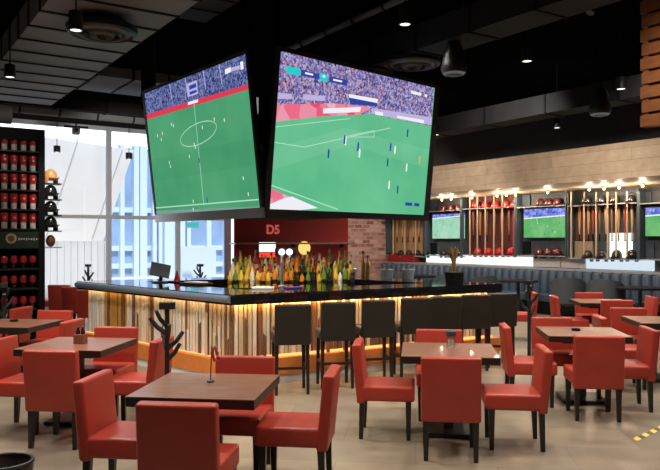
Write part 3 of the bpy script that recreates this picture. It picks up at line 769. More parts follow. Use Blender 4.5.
def draw_left(P, LN, MAN, uv, w, h):
    P([(140, 119), (250, 86), (250, 40), (140, 85)], M['crowd2'])
    P([(140, 122), (250, 89), (250, 83.5), (140, 116.5)], M['advred'])
    P([(188, 105.2), (198, 102.2), (198, 99.2), (188, 102.2)], M['advwhite'])
    for x in (172, 188, 206, 222): LN((x, 108 - (x - 150) * .3 - 2), (x - 3, 90 - (x - 150) * .3 - 4), M['lilac'], .02)
    P([(187, 84), (197, 80), (198, 94), (188, 97)], M['lilac'])
    P([(189, 86), (196, 83), (196.5, 87), (189.5, 90)], M['tvblue']); P([(189.5, 92), (196.5, 89.5), (197, 92), (190, 95)], M['tvblue'])
    P([(225, 69.5), (231, 67), (231, 72), (225.5, 74.5)], M['advwhite']); LN((231, 69.8), (240, 67), M['lilac'], .05); LN((240.5, 66), (243.5, 65), M['advwhite'], .10)
    P([(150, 160), (254, 138), (257, 165), (152, 182)], M['stripe2'])
    LN((194.2, 104), (204, 205.5), M['plline'], .014)
    a = Vector(uv(198, 134)); prev = None
    for k in range(37):
        th = 2 * PI * k / 36; q = a + Vector((.56 * math.cos(th), .15 * math.sin(th) + .04 * math.cos(th)))
        if prev is not None:
            d = (q - prev).normalized(); n_ = Vector((-d.y, d.x)) * .006
            P([prev + n_, prev - n_, q - n_, q + n_], M['plline'], True)
        prev = q
    P([(150, 218), (265, 214), (265, 206), (154, 211)], M['greyband'])
    LN((155, 208), (259, 199.5), M['plline'], .018)
    for x, y in ((158, 137), (163, 135), (172, 126), (174, 127), (162, 141), (170, 164), (171, 168), (190, 158), (195, 146), (196, 149), (203, 129), (215, 121), (225, 122), (244, 180), (249, 196), (194, 203), (194, 211)):
        MAN(x, y, M['plwhite'], .06, .022)
    for x, y in ((200, 163), (208, 203)): MAN(x, y, M['plblue'], .10, .03)
scrR = big_screen('huge screen over the bar facing right, showing players near a goal', (-.7888, 9.2, 2.1516), .76396, .11108, 3.172, 2.016, {'base': M['pitch'], 'f': draw_right}, (.07, .12, .09, .06))
s_ = 1.03
scrL = big_screen('huge screen over the bar facing left, showing a wide pitch with halfway line', (-2.7537 * s_, 11.3 * s_, 1.75 + .40701 * s_), -.90485, .11161, 3.0511 * s_, 1.9041 * s_, {'base': M['pitch2'], 'f': draw_left}, (.06, .05, .13, .05), True)
# hub that carries the screens
hub = thing('screen_hub', 'black boxed hub carrying the huge screens over the bar', 'frame', (0, 0, 0))
hp = [Vector((-.80, 9.50, 0)), Vector((1.2, 11.50, 0)), Vector((-.75, 13.5, 0)), Vector((-2.62, 11.9, 0))]
MB().prism(hp, 2.13, 2.20).build('base_plate', M['ductdark'], hub)
MB().prism(inset(hp, .45), 2.2, 4.05).build('core', M['matte'], hub)
for p, zb in ((Vector((-.90, 9.48, 0)), 2.2), (Vector((1.15, 11.5, 0)), 2.2), (Vector((-.75, 13.2, 0)), 2.2), (Vector((-3.08, 12.05, 0)), 3.95)): MB().box((p.x, p.y, (zb + CEIL) / 2), (.28 if p.y < 10 else .2, .2, CEIL - zb)).build('hanger_post', M['matte'], hub)
MB().prism([Vector((-3.2, 12.1, 0)), Vector((-3.1, 11.95, 0)), Vector((-2.1, 12.0, 0)), Vector((-2.1, 12.2, 0))], 3.93, 4.05).build('outrigger', M['matte'], hub)
jp = at(257.5, 105, 9.33)
tag(text('J', .26, jp, R(10), glow('letter_added_glow', (.8, .85, .9), .28), 'logo_letter'), 'grey letter J in the gap between the two huge screens', 'sign')  # weak glow added so the shaded grey letter shows
pp = at(260, 155, 9.33)
t = thing('mount_bracket', 'grey metal bracket in the gap between the two huge screens', 'bracket', pp, R(10))
MB().box((0, 0, 0), (.06, .04, .30), bev=.01).build('plate', M['gray'], t); MB().lathe([(.05, 0), (.05, .03)], (-.01, -.02, .08), 16, Matrix.Rotation(R(90), 3, 'X')).build('clamp', M['gray'], t)

# ================================================================ DINING FURNITURE
TH = -.12                                     # dining grid turns a little to the right
def make_chair():
    t = thing('dining_chair', 'chair', 'chair')
    MB().box((0, .02, .405), (.468, .47, .135), bev=.028, seg=3).build('seat', M['red'], t, True)
    MB().box((0, -.235, .575), (.47, .078, .52), Matrix.Rotation(R(5.5), 3, 'X'), bev=.022, seg=3).build('backrest', M['red'], t, True)
    for sx in (-1, 1):
        MB().box((sx * .195, .20, .175), (.05, .05, .35), taper=.68).build('leg', M['leg'], t)
        MB().box((sx * .195, -.215, .175), (.05, .05, .35), taper=.68, shear=(0, .012, 0)).build('leg', M['leg'], t)
    return t
CH = Kind(make_chair)
def chair(x, y, face, label, group, turn=0):
    a = {'away': 0, 'right': -PI / 2, 'left': PI / 2, 'camera': PI}[face]
    return CH.put((x, y, 0), TH + a + R(turn), label, group)
def make_table():
    t = thing('dining_table', 'table', 'table')
    MB().box((0, 0, .7475), (.84, .84, .005), m=M['table']).build('veneer', M['table'], t)
    MB().box((0, 0, .715), (.84, .84, .06), bev=.004).build('tabletop', M['edge'], t)
    MB().box((0, 0, .37), (.085, .085, .64)).build('pedestal', M['leg'], t)
    MB().box((0, 0, .665), (.5, .5, .03)).build('apron', M['leg'], t)
    MB().box((0, 0, .025), (.46, .46, .035), bev=.006).build('base_plate', M['leg'], t)
    return t
TB = Kind(make_table)
GT, GC = 'square pedestal dining tables', 'red leather dining chairs'
for x, y, lab in ((-.84, 4.90, 'square dark wood table in front holding a wire sign holder'), (-2.435, 6.87, 'square dark wood table on the left holding a condiment caddy'),
                  (1.08, 6.48, 'square dark wood table in the centre holding an upright glass jar'), (2.75, 7.77, 'square brown table right of centre with a dark puck, near the bag stand'),
                  (-3.81, 8.56, 'square dark wood table at the left edge in front of the jar rack'), (4.21, 8.90, 'square brown table cut by the right edge of the photo'),
                  (4.45, 11.65, 'small-looking square table farthest back on the right, before the barrel chairs')):
    TB.put((x, y, 0), TH, lab, GT)
for x, y, f, lab in (
    (-.83, 4.25, 'away', 'red leather chair closest to the camera, back turned, at the front table'),
    (-1.35, 4.79, 'right', 'red leather chair on the left side of the front table'),
    (-.24, 5.05, 'left', 'red leather chair on the right side of the front table'),
    (-.70, 5.36, 'camera', 'red leather chair on the far side of the front table, before the bar corner'),
    (-2.295, 6.165, 'away', 'red leather chair with back turned at the table with the condiment caddy'),
    (-2.29, 7.26, 'camera', 'red leather chair on the far side of the table with the condiment caddy'),
    (-2.82, 6.6, 'right', 'red leather chair left of the table with the condiment caddy'),
    (-1.82, 6.65, 'left', 'red leather chair right of the condiment caddy table, beside the black bag stand'),
    (.98, 5.82, 'away', 'red leather chair with back turned at the centre table'),
    (1.09, 7.04, 'camera', 'red leather chair on the far side of the centre table, before the bar stools'),
    (.51, 6.42, 'right', 'red leather chair on the left side of the centre table'),
    (1.57, 6.09, 'left', 'red leather chair on the right side of the centre table'),
    (2.14, 7.63, 'right', 'red leather chair left of the brown table with the puck'),
    (2.61, 7.06, 'away', 'red leather chair with back turned at the brown table with the puck'),
    (2.60, 8.17, 'camera', 'red leather chair on the far side of the brown table with the puck'),
    (3.07, 7.43, 'left', 'red leather chair right of the brown table with the puck'),
    (3.50, 8.52, 'right', 'red leather chair on the left side of the table cut by the right edge'),
    (4.02, 9.38, 'camera', 'red leather chair on the far side of the table cut by the right edge'),
    (4.42, 11.12, 'away', 'red leather chair with back turned at the farthest table on the right'),
    (4.50, 12.18, 'camera', 'red leather chair on the far side of the farthest table, below the barrel chairs'),
    (3.93, 11.62, 'right', 'red leather chair left of the farthest table on the right'),
    (4.98, 11.58, 'left', 'red leather chair right of the farthest table on the right'),
    (3.33, 12.5, 'left', 'red leather chair alone behind the bag stand, right of the bar'),
    (-3.2, 8.15, 'left', 'red leather chair on the right side of the table before the jar rack'),
    (-3.62, 9.02, 'camera', 'red leather chair on the far side of the table before the jar rack'),
    (-4.45, 9.68, 'left', 'red leather chair directly in front of the lower shelves of the jar rack'),
    (-4.40, 13.3, 'away', 'dark red chair by the window, nearest to the bar end'),
    (-4.98, 14.1, 'away', 'dark red chair by the window, next to the nearest to the bar end'),
    (-5.5, 14.75, 'away', 'dark red chair by the window, in the middle of the row with back turned'),
    (-6.05, 15.2, 'right', 'dark red chair by the window, next to the jar rack')):
    chair(x, y, f, lab, GC)

# table items
TZ = .75
p = on_z(210.5, 382, TZ)
t = thing('sign_holder', 'wire sign holder with a curled red tag on the front table', 'sign holder', p, 0)
MB().lathe([(.026, 0), (.027, .008), (.02, .014), (.006, .018)], n=20).build('base', M['black'], t, True)
MB().tube([(0, 0, .015), (.004, 0, .12), (.008, 0, .25)], .004, 6).build('rod', M['black'], t, True)
MB().tube([(.008, 0, .205), (.03, 0, .15), (.055, 0, .16), (.05, 0, .20), (.028, 0, .245), (.012, 0, .21)], .012, 8).build('tag', M['red'], t, True)
p = on_z(80.5, 343.5, TZ)
t = thing('condiment_caddy', 'small red-brown caddy with dark bottles on the left table', 'caddy', p, TH)
M['caddy'] = mat('caddy_wood', (.22, .07, .035), .5, var=.2, scale=15)
MB().box((0, 0, .045), (.105, .09, .09), bev=.005).build('box', M['caddy'], t)
for x in (-.025, .025): MB().lathe([(.02, .05), (.02, .12), (.012, .14), (.012, .16)], (x, 0, 0), 14).build('bottle', M['helmdk'], t, True)
p = on_z(451, 347.5, TZ)
t = thing('glass_jar', 'clear glass jar with dark lid on the centre table', 'jar', p, 0)
MB().lathe([(.042, 0), (.044, .006), (.044, .11), (.040, .11), (.040, .008), (0, .008)], n=20, cap=False).build('glass', M['clear'], t, True)
MB().lathe([(.046, .108), (.046, .15), (.03, .16)], n=20).build('lid', M['charcoal'], t, True)
MB().lathe([(.028, .008), (.028, .08)], n=14).build('paper_roll', M['cream'], t, True)
for px, py, lab in ((576, 330.5, 'dark round puck on the brown table right of centre'), (14, 321.5, 'dark round puck on the table before the jar rack')):
    tag(MB().lathe([(.045, 0), (.048, .006), (.045, .022), (.03, .026), (.0, .026)], n=20, cap=False).build('ashtray', M['matte'], smooth=True, loc=on_z(px, py, TZ)), lab, 'ashtray', 'round pucks on the tables')

# branching bag stands
def make_stand():
    t = thing('bag_stand', 'stand', 'stand')
    MB().lathe([(.14, 0), (.14, .015), (.03, .03)], n=24).build('base', M['black'], t)
    MB().box((0, 0, .58), (.04, .04, 1.14)).build('post', M['black'], t)
    MB().box((0, 0, 1.165), (.14, .09, .06), bev=.005).build('top_box', M['black'], t)
    for x, y, z, l in ((-1, 0, .93, .15), (1, .1, .80, .14), (.2, -1, .88, .12), (-.3, 1, .78, .13), (-.9, -.5, 1.0, .11), (1, -.4, .70, .12)):
        d = Vector((x, y, 0)).normalized()
        MB().tube([Vector((0, 0, z - .02)), Vector((0, 0, z)) + d * l * .6 + UP * .05, Vector((0, 0, z)) + d * l + UP * .13], [.022, .02, .018], 8).build('hook', M['black'], t, True)
    return t
BS = Kind(make_stand)
for x, y, rz, lab in ((-1.45, 6.32, .2, 'black branching bag stand behind the front table, before the slat bar'), (2.75, 9.8, 1, 'black branching bag stand right of the last bar stool'),
                      (-4.22, 9.19, 2, 'black branching bag stand at the left edge before the jar rack'), (-3.0, 16.4, .5, 'far black bag stand by the windows behind the bar tray'), (-5.55, 16.3, 1.4, 'far black bag stand by the windows beyond the bar end')):
    BS.put((x, y, 0), rz, lab, 'branching bag stands')

# barrel chairs and dark round tables by the banquette
def make_barrel():
    t = thing('barrel_chair', 'chair', 'chair')
    mb = MB(); n = 18; r0, r1 = .32, .385; ang = [R(-200) + R(220) * k / n for k in range(n + 1)]
    for k in range(n):
        a, b = ang[k], ang[k + 1]
        def pt(rr, aa): return Vector((rr * math.cos(aa), rr * math.sin(aa), 0))
        def zt(aa): return .74 + .21 * max(0, math.cos(aa + PI / 2)) ** .7
        q = [pt(r0, a), pt(r0, b), pt(r1, b), pt(r1, a)]
        lo = [p + UP * .38 for p in q]; hi = [q[0] + UP * zt(a), q[1] + UP * zt(b), q[2] + UP * zt(b), q[3] + UP * zt(a)]
        vs = [mb.bm.verts.new(p) for p in lo + hi]
        for f in ((3, 2, 1, 0), (4, 5, 6, 7), (0, 1, 5, 4), (2, 3, 7, 6)): mb.bm.faces.new([vs[i] for i in f])
        if k == 0: mb.bm.faces.new([vs[i] for i in (0, 4, 7, 3)])
        if k == n - 1: mb.bm.faces.new([vs[i] for i in (1, 2, 6, 5)])
    bmesh.ops.remove_doubles(mb.bm, verts=mb.bm.verts[:], dist=1e-4)
    mb.build('backrest', M['charcoal'], t, True)
    MB().lathe([(.30, .33), (.34, .36), (.34, .43), (.30, .47), (.0, .475)], n=24).build('seat', M['charcoal'], t, True)
    for k in range(4):
        a = PI / 4 + k * PI / 2; MB().tube([(.22 * math.cos(a), .22 * math.sin(a), .34), (.28 * math.cos(a), .28 * math.sin(a), 0)], [.018, .011], 8).build('leg', M['gold'], t, True)
    return t
BCH = Kind(make_barrel)
for x, y, rz, lab in ((5.20, 15.55, -.3, 'charcoal barrel armchair left of the pair by the banquette'), (5.75, 14.80, -.5, 'charcoal barrel armchair right of the pair by the banquette'),
                      (3.45, 16.3, .3, 'charcoal barrel armchair at the far table behind the last bar stools'), (2.95, 17.7, .2, 'charcoal barrel armchair behind the plant pot on the bar'),
                      (1.75, 18.0, .1, 'charcoal barrel armchair farthest away, behind the steel tubs')):
    BCH.put((x, y, 0), rz, lab, 'charcoal barrel armchairs')
def make_round():
    t = thing('round_table', 'table', 'table')
    MB().lathe([(.44, .77), (.45, .775), (.45, .805), (.44, .81), (0, .81)], n=28).build('tabletop', M['matte'], t, True)
    MB().lathe([(.24, 0), (.24, .015), (.04, .03), (.035, .77)], n=20).build('pedestal', M['black'], t, True)
    return t
RT = Kind(make_round)
for x, y, lab in ((6.16, 14.36 - .25, 'round black table by the banquette, right of the barrel armchairs'), (4.40, 16.6, 'round black table before the banquette, left of the barrel armchairs'), (2.35, 18.75, 'round black table far behind the plant pot')):
    RT.put((x, y, 0), 0, lab, 'round black tables by the banquette')

# waste basket, floor tape
p = on_z(4, 461, .45)
t = thing('waste_basket', 'round dark basket with open top at the bottom left corner', 'basket', (p.x, p.y, 0), 0)
mb = MB()
prof = []
for k in range(13):
    z = .44 * k / 12; prof.append((.13 + .03 * k / 12 + (.004 if k % 2 else 0), z))
mb.lathe(prof + [(.150, .44), (.125, .02), (.0, .02)], n=28, cap=False).build('body', mat('basket_brown', (.05, .035, .028), .6, var=.3, scale=40), t, True)
MB().tube([(.158 * math.cos(a), .158 * math.sin(a), .445) for a in [2 * PI * k / 28 for k in range(29)]], .012, 8).build('rim', M['black'], t, True)
ta, tb = on_z(634, 440.5), on_z(672, 422.5); d = (tb - ta); Lt = d.length; d.normalize(); nn = Vector((-d.y, d.x, 0))
mb = MB(); M['tapey'] = mat('tape_yellow', (.80, .62, .08), .5); M['tapek'] = mat('tape_grey', (.10, .09, .07), .5); k = 0; i = 0
while k < Lt:
    q = min(.09, Lt - k); s = .05
    pts = [ta + d * k - nn * .03, ta + d * (k + q) - nn * .03, ta + d * (k + q + s) + nn * .03, ta + d * (k + s) + nn * .03]
    mb.prism(pts, .0005, .0025, M['tapey'] if i % 2 == 0 else M['tapek']); k += .09; i += 1
tag(mb.build('floor_tape'), 'yellow and dark striped warning tape on the floor at bottom right', 'tape')

# ================================================================ JAR RACK ON THE LEFT
rk_r = Vector((-4.90, 12.2, 0)); RZK = math.atan2(E2.y, E2.x)
rack = thing('jar_rack', 'tall black wall rack filled with rows of red jars', 'rack', rk_r, RZK)
LK = 2.4; HK = 3.64
def kz(py, px=25): return hit(px, py, rk_r, E1).z
def kx(px): return (hit(px, HZ, rk_r, E1) - rk_r).dot(E2)
MB().box((-LK / 2, .36, HK / 2), (LK, .04, HK)).build('back_panel', M['matte'], rack)
MB().box((-.05, .17, HK / 2), (.10, .36, HK)).build('side_panel', M['matte'], rack); MB().box((-LK, .17, HK / 2), (.06, .36, HK)).build('side_panel', M['matte'], rack)
MB().box((-LK / 2, .17, HK - .1), (LK - .1, .36, .2)).build('header', M['matte'], rack)
rows = [150.6, 170.7, 189.6, 209, 228.5, 268.6, 288.5, 309.5]
for py in rows: MB().box((-LK / 2 - .03, .17, kz(py) - .0125), (LK - .14, .33, .025)).build('shelf', M['black'], rack)
zt, zb = kz(231.5), kz(248.5)
MB().box((-LK / 2 - .03, .02, (zt + zb) / 2), (LK - .14, .03, zt - zb)).build('sign_board', M['dkgreen'], rack)
mb = MB(); zc = kz(238.5)
mb.lathe([(.085, 0), (.085, .015)], (kx(11), .0, zc), 24, Matrix.Rotation(R(90), 3, 'X'), M['tan']); mb.lathe([(.055, .0), (.055, .019)], (kx(11), .0, zc), 20, Matrix.Rotation(R(90), 3, 'X'), M['brown'])
for k in range(9): mb.box((kx(19 + k * 2.5), 0, zc - .01), (.018, .012, .03 if k % 3 else .045), m=M['cream'])
mb.build('sign_emblem', None, rack)
MB().box((-LK / 2, .17, .04), (LK - .1, .33, .08)).build('kickboard', M['matte'], rack)
M['jarred'] = mat('jar_red', (.42, .02, .02), .25, coat=.4)
def make_jar(low):
    def f():
        t = thing('red_jar', 'jar', 'jar')
        if not low:
            MB().lathe([(.043, 0), (.045, .008), (.045, .095), (.038, .10)], n=16).build('label_band', M['cream'], t, True)
            g = MB().lathe([(.046, .095), (.052, .10), (.060, .16), (.064, .215), (.060, .235), (.02, .24)], n=16).build('body', M['jarred'], t, True)
            MB().lathe([(.018, 0), (.018, .008)], (0, -.052, .165), 12, Matrix.Rotation(R(90), 3, 'X')).build('emblem', M['cream'], g)
        else:
            MB().lathe([(.046, 0), (.048, .008), (.048, .075), (.04, .085)], n=16).build('glass_base', M['clear'], t, True)
            MB().lathe([(.045, .08), (.054, .095), (.056, .15), (.04, .18), (.015, .185)], n=16).build('body', M['jarred'], t, True)
        return t
    return Kind(f)
J0, J1 = make_jar(False), make_jar(True)
ROWL = ['topmost row', 'second row from the top', 'third row from the top', 'fourth row from the top', 'row above the sign board', 'row below the sign board', 'second row below the sign board', 'lowest visible row']
TR_ = rot_from(E2, E1, UP)
for ri, py in enumerate(rows):
    for ci, px in enumerate((-4.0, 5.5, 15.2, 24.8, 34.2)):
        loc = rk_r + TR_ @ Vector((kx(px), .12, 0)) + UP * kz(py)
        lab = 'red jar on the rack, %s, %s' % (ROWL[ri], ['cut by the photo edge', 'leftmost whole one', 'second whole one', 'third whole one', 'rightmost'][ci])
        (J0 if ri < 5 else J1).put(loc, RZK, lab, 'red jars in the rack, ' + ROWL[ri]).scale = (1.05, 1.05, 1.12 if ri < 5 else 1.2)
# little shelves off the rack's side
for i, py in enumerate((183, 199, 215, 230.5, 247)):
    z = hit(52, py, rk_r, E1).z
    MB().box((.14, .12, z - .01), (.28, .24, .02)).build('side_shelf', M['gray'] if i == 4 else M['black'], rack)
    loc = rk_r + TR_ @ Vector((.12, .12, 0)) + UP * z
    nm = ['orange helmet on the highest side shelf of the jar rack', 'black helmet on the second side shelf of the jar rack', 'black helmet on the third side shelf of the jar rack', 'black helmet on the fourth side shelf of the jar rack'][i] if i < 4 else ''
    if i < 4:
        o = HEL['helmbr' if i == 0 else 'helmdk'].put(loc + UP * .05, RZK + .5, nm, 'helmets on the rack side shelves'); o.scale = (.95,) * 3
    else:
        tag(MB().ball((0, 0, .105), .105, (.75, .75, 1.0)).build('brown_ball', M['brown'], smooth=True, loc=loc), 'brown leather ball standing on the lowest side shelf of the jar rack', 'ball')

# ================================================================ CEILING SERVICES
def beam(p, dirv, l0, l1, w, z0, z1, name, label, m, joints=0):      # p = point of the near lower edge
    side = E2 if abs(dirv.dot(E1)) > .7 else E1
    a, b = p + dirv * l0, p + dirv * l1; q = [Vector((v.x, v.y, 0)) for v in (a, b, b + side * w, a + side * w)]
    t = thing(name, label, 'duct', (a + b) / 2 * 1.0)
    t.location.z = z0
    cs = world_part(MB().prism(q, z0, z1), 'casing', m, t)
    if joints:
        mb = MB(); n = joints
        for k in range(1, n):
            mb = MB(); c = a.lerp(b, k / n); e = [c - dirv * .02 - side * .015, c + dirv * .02 - side * .015, c + dirv * .02 + side * (w + .015), c - dirv * .02 + side * (w + .015)]
            mb.prism([Vector((v.x, v.y, 0)) for v in e], z0 - .015, z1)
            world_part(mb, 'flange', M['matte'], cs)
    for k in (.2, .8):
        c = a.lerp(b, k) + side * w / 2
        world_part(MB().box((c.x, c.y, (z1 + CEIL) / 2), (.03, .03, CEIL - z1)), 'hanger_rod', M['matte'], t)
    return t
beam(Vector((-4.75, 10.2, 0)), E1, -6, 3, 1.35, 4.3, 4.62, 'air_duct', 'wide grey flat air duct at the top left of the ceiling', M['duct'], 14)
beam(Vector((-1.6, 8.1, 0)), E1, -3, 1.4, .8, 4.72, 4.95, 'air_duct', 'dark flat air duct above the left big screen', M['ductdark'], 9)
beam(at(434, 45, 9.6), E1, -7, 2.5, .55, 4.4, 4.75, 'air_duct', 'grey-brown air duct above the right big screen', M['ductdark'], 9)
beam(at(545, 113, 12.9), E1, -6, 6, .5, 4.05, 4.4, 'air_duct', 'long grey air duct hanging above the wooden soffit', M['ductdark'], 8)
beam(Vector((-5.6, 12.6, 0)), E2, 0, 5.0, 1.5, 4.86, 5.06, 'air_duct', 'wide grey air duct behind the left big screen near the ceiling', M['duct'], 7)
beam(Vector((-7.9, 12.3, 0)), E2, 0, 6.0, .45, 4.35, 4.6, 'air_duct', 'dark air duct crossing above the jar rack and windows', M['ductdark'], 6)
for p, dv, l0, l1, r, z, lab in ((Vector((-7.9, 10.6, 0)), E2, 0, 2.9, .16, 3.9, 'round spiral duct at the left edge of the ceiling'), (Vector((-5.0, 14.6, 0)), E2, -3, 6, .12, 4.35, 'thin round pipe running above the windows'),
                                 (Vector((.2, 11.0, 0)), E1, -5, 5, .05, 5.08, 'thin dark pipe above the screen hub')):
    t = thing('spiral_duct', lab, 'duct', p + UP * z); d = dv
    mb = MB(); n = int((l1 - l0) / .25); pts = []
    pp_ = world_part(mb.tube([p + d * l0 + UP * z, p + d * l1 + UP * z], r, 16), 'pipe', M['duct'], t, True)
    for k in range(0, n, 3): c = p + d * (l0 + k * .25 + .2) + UP * z; world_part(MB().tube([c - d * .02, c + d * .02], r + .012, 16), 'band', M['ductdark'], pp_)
    for s in (.15, .85):
        c = p + d * (l0 + (l1 - l0) * s); world_part(MB().box((c.x, c.y, (z + CEIL) / 2), (.02, .02, CEIL - z)), 'hanger_rod', M['matte'], t)

SPOTS = []
def pendant(px, py, Y, r, h, lens, label, top=CEIL):
    p = at(px, py, Y)
    t = thing('pendant_spotlight', label, 'ceiling light', p, 0, 'cylindrical pendant spotlights')
    g = MB().lathe([(r * .9, h / 2), (r, h / 2 - .01), (r, -h / 2), (r * .85, -h / 2), (r * .8, -h / 2 + .02)], n=20).build('shade', M['black'], t, True)
    MB().lathe([(r * .80, -h / 2 + .005), (0, -h / 2 + .004)], n=20, cap=False).build('lens', M[lens], g)
    MB().tube([(0, 0, h / 2), (0, 0, top - p.z)], .008, 6).build('cord', M['matte'], t)
    SPOTS.append((p.x, p.y, p.z - h / 2 - .03))
pendant(76, 21, 7.4, .07, .20, 'lampcool', 'black cylinder pendant light beside the round ceiling diffuser, top left', 4.29)
pendant(10, 71, 8.95, .066, .16, 'lampcool', 'black cylinder pendant light hanging at the left edge of the ceiling')
pendant(57, 149, 16.3, .075, .15, 'lampcool', 'small black pendant light before the window, left of the mullion')
pendant(129, 156, 16.3, .075, .15, 'lampcool', 'small black pendant light before the window, right of the mullion')
pendant(405, 15, 9.5, .085, .26, 'lampcool', 'black cylinder pendant light above the right big screen')
pendant(527, 55, 11, .085, .2, 'lampcool', 'black cylinder pendant light between the two teardrop speakers')
pendant(621, 83, 11.5, .08, .2, 'lampcool', 'black cylinder pendant light beside the hanging orange slat screen')
pendant(436, 131, 14, .07, .16, 'lampcool', 'small dark pendant light just above the left end of the soffit')
pendant(557, 124, 14, .07, .16, 'lampcool', 'small dark pendant light above the middle of the soffit')
def speaker(px, py, Y, label):
    p = at(px, py, Y)
    t = thing('pendant_speaker', label, 'speaker', p, 0, 'teardrop pendant speakers')
    g = MB().lathe([(.04, .24), (.09, .22), (.13, .10), (.165, -.06), (.175, -.12), (.15, -.18), (.11, -.2), (0, -.2)], n=24, cap=False).build('body', M['black'], t, True)
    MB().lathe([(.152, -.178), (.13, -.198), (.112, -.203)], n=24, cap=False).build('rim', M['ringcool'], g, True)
    MB().tube([(0, 0, .23), (0, 0, CEIL - p.z)], .01, 6).build('cord', M['matte'], t)
speaker(454, 60, 9.5, 'black teardrop pendant speaker just right of the big screen')
speaker(600, 103, 11.3, 'black teardrop pendant speaker above the soffit, near the slat screen')
def disc(px, py, z, r, label):
    p = on_z(px, py, z) if py > HZ else Vector(((px - 330) / F * ((EYE - z) * F / (py - HZ)), (EYE - z) * F / (py - HZ), z))
    t = thing('round_diffuser', label, 'ceiling vent', p, 0, 'round ceiling diffusers')
    MB().lathe([(r, 0), (r, .05), (r * .5, .16), (r * .45, .24)], n=36).build('housing', M['black'], t, True)
    for k, rr in enumerate((.98, .78, .58, .38, .2)):
        MB().lathe([(r * rr, -.012), (r * rr - .03, -.03 - .012 * k), (r * rr - .05, -.012)], n=36, cap=False).build('ring', M['duct'] if k % 2 else M['black'], t, True)
    MB().tube([(0, 0, .23), (0, 0, CEIL - z - .005)], .02, 6).build('rod', M['matte'], t)
disc(102, 32, 4.15, .40, 'round ringed ceiling diffuser at the top left')
disc(412, 64, 4.35, .42, 'round ringed ceiling diffuser above the right big screen')
p = at(76, 131, 15.5)
t = thing('hanging_camera', 'small black camera on a bracket at the top of the windows', 'camera', p, .4)
MB().box((0, 0, 0), (.16, .26, .14), bev=.02).build('body', M['black'], t); MB().lathe([(.04, 0), (.04, .04)], (0, -.13, 0), 12, Matrix.Rotation(R(90), 3, 'X')).build('lens', M['matte'], t); MB().box((0, 0, .07 + (CEIL - p.z - .07) / 2), (.03, .03, CEIL - p.z - .07)).build('bracket', M['matte'], t)
MB().box((0, 0, .09), (.5, .06, .04)).build('arm', M['matte'], t)
p = at(592, 9, 8.6)
t = thing('track_spotlight', 'tilted track spotlight near the top right of the ceiling', 'ceiling light', p, .5)
MB().lathe([(.05, .1), (.05, -.06), (.044, -.06)], n=18, mx=Matrix.Rotation(R(30), 3, 'Y')).build('head', M['black'], t, True)
MB().lathe([(.044, -.058), (0, -.058)], n=18, cap=False, mx=Matrix.Rotation(R(30), 3, 'Y')).build('lens', M['lampcool'], t)
MB().tube([(0, 0, .05), (0, 0, CEIL - p.z)], .012, 6).build('stem', M['matte'], t)
# under-soffit downlights; those over the oak rack and televisions added to brighten displays
SOFW = ['over the red helmets, leftmost', 'over the red helmets, middle', 'over the red helmets, rightmost', 'over the wide bat rack, leftmost', 'over the wide bat rack, middle', 'over the wide bat rack, rightmost',
        'added over the oak rack, left', 'added over the oak rack, right', 'added over the far small television', 'added over the middle small television', 'added over the television at the right edge']
for i, q in enumerate(SOFLIGHTS):
    t = thing('downlight', 'small warm bulb under the wooden soffit, ' + SOFW[i], 'ceiling light', q, 0, 'bulbs under the soffit')
    g = MB().lathe([(.045, 0), (.045, -.03), (.03, -.04)], n=16).build('socket', M['gold'], t, True)
    MB().ball((0, 0, -.065), .027).build('bulb', M['bulb'], g, True)
# orange slat screen hanging at the right
p = at(641.5, 127, 6.0); M['orangewood'] = wood('orange_wood', (.19, .066, .022), (.26, .098, .033), .45, stretch=(2, 10, 10))
t = thing('slat_screen', 'orange wooden slat screen hanging at the top right edge', 'screen', p, math.atan2(-E1.y, -E1.x))
hgt = CEIL - p.z - .03; n = int(hgt / .12)
for k in range(n):
    MB().box((.9 + (.0 if k % 2 else -.012), .05, k * .12 + .048), (1.8, .10, .096)).build('slat', M['orangewood'], t)
MB().box((.9, .12, hgt / 2), (1.76, .04, hgt)).build('backing', M['matte'], t)
MB().box((.035, .05, hgt / 2), (.05, .085, hgt)).build('end_post', M['orangewood'], t)

# ================================================================ LIGHT
def spot(loc, e, col, size=R(120), rad=.12, tgt=None):
    l = bpy.data.lights.new('spot_lamp', 'SPOT'); l.energy = e; l.color = col; l.spot_size = size; l.spot_blend = .7; l.shadow_soft_size = rad
    o = bpy.data.objects.new('spot_lamp', l); C.objects.link(o); o.location = loc
    if tgt is not None: o.rotation_euler = (Vector(tgt) - Vector(loc)).to_track_quat('-Z', 'Y').to_euler()
    return o
WARM, NEUT = (1, .80, .58), (1, .90, .78)
for i in (0, 1, 4, 5): spot(SPOTS[i], 120, NEUT)
for q in SOFLIGHTS:
    l = bpy.data.lights.new('bulb_lamp', 'POINT'); l.energy = 14; l.color = WARM; l.shadow_soft_size = .04
    o = bpy.data.objects.new('bulb_lamp', l); C.objects.link(o); o.location = q - UP * .16
# added spots without fixtures over the dining area, far end and behind the camera
for x, y, e in ((-2.2, 4.0, 200), (0.4, 4.2, 190), (2.6, 5.0, 190), (-3.8, 5.8, 190), (2.0, 1.0, 50), (-1.0, .6, 50), (-.6, 6.6, 230), (1.9, 7.0, 240), (4.2, 6.6, 210), (3.4, 9.4, 230), (5.6, 9.8, 240),
                (4.6, 12.4, 330), (-2.9, 7.9, 280), (2.6, 13.4, 330), (.9, 16.5, 380), (2.2, 16.0, 260)):
    spot((x, y, 3.95), e, NEUT, R(135), .18)
spot((-4.6, 7.3, 3.6), 170, NEUT, R(125), .18)
spot((-4.3, 11.3, 3.8), 150, NEUT, R(58), .15, (-4.9, 14.0, .3))  # added spot without a fixture, brightens the chairs by the window
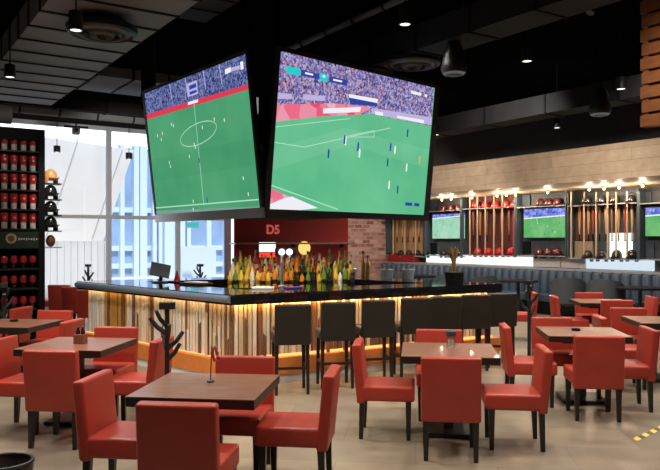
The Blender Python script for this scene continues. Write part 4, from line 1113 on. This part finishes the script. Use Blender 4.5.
# added fixtureless spots brightening the timber soffit, the brick, the jar rack and window side
for q, tg, e in (((2.6, 12.0, 4.1), (4.6, 15.2, 3.2), 330), ((4.6, 9.6, 4.1), (6.6, 12.0, 3.2), 260), ((1.0, 15.0, 4.1), (2.6, 18.2, 3.2), 260), ((.7, 17.5, 3.9), (1.3, 22.4, 1.8), 450), ((-4.1, 9.3, 3.9), (-5.6, 12.0, 1.8), 75),
                 ((-3.6, 12.6, 3.6), (-5.2, 17.5, 1.6), 420)):
    spot(q, e, NEUT, R(95), .12, tg)
# added unseen spots under the screen hub, brightening the bar and bottles
for x, y in ((-1.2, 10.2), (.0, 10.2), (-.6, 12.3)): spot((x, y, 2.08), 70, WARM, R(150), .06)
sun = bpy.data.lights.new('sun', 'SUN'); sun.energy = 4.6; sun.angle = R(3); so = bpy.data.objects.new('sun', sun); C.objects.link(so)
so.rotation_euler = (E1 * 1.0 + E2 * .2 - UP * 1.9).to_track_quat('-Z', 'Y').to_euler()
w = bpy.data.worlds.new('World'); bpy.context.scene.world = w; w.use_nodes = True
nt = w.node_tree; sky = nt.nodes.new('ShaderNodeTexSky'); sky.sky_type = 'NISHITA'; sky.sun_disc = False; sky.sun_elevation = R(45); sky.air_density = 1; sky.dust_density = 2
nt.links.new(sky.outputs[0], nt.nodes['Background'].inputs[0]); nt.nodes['Background'].inputs[1].default_value = .24

# ================================================================ CAMERA
cam = bpy.data.cameras.new('camera'); co = bpy.data.objects.new('camera', cam); C.objects.link(co)
co.location = (0, 0, EYE); co.rotation_euler = (R(90), 0, 0)
cam.sensor_width = 36; cam.lens = 36 * F / 660; cam.shift_y = 5 / 660; cam.clip_start = .05; cam.clip_end = 300
sc = bpy.context.scene; sc.camera = co
vs = sc.view_settings; vs.view_transform = 'Standard'; vs.look = 'None'; vs.exposure = 0; vs.gamma = 1; vs.use_curve_mapping = False
sc.cycles.use_denoising = True
sc.cycles.max_bounces = 8; sc.cycles.transparent_max_bounces = 12
sc.cycles.sample_clamp_indirect = 6
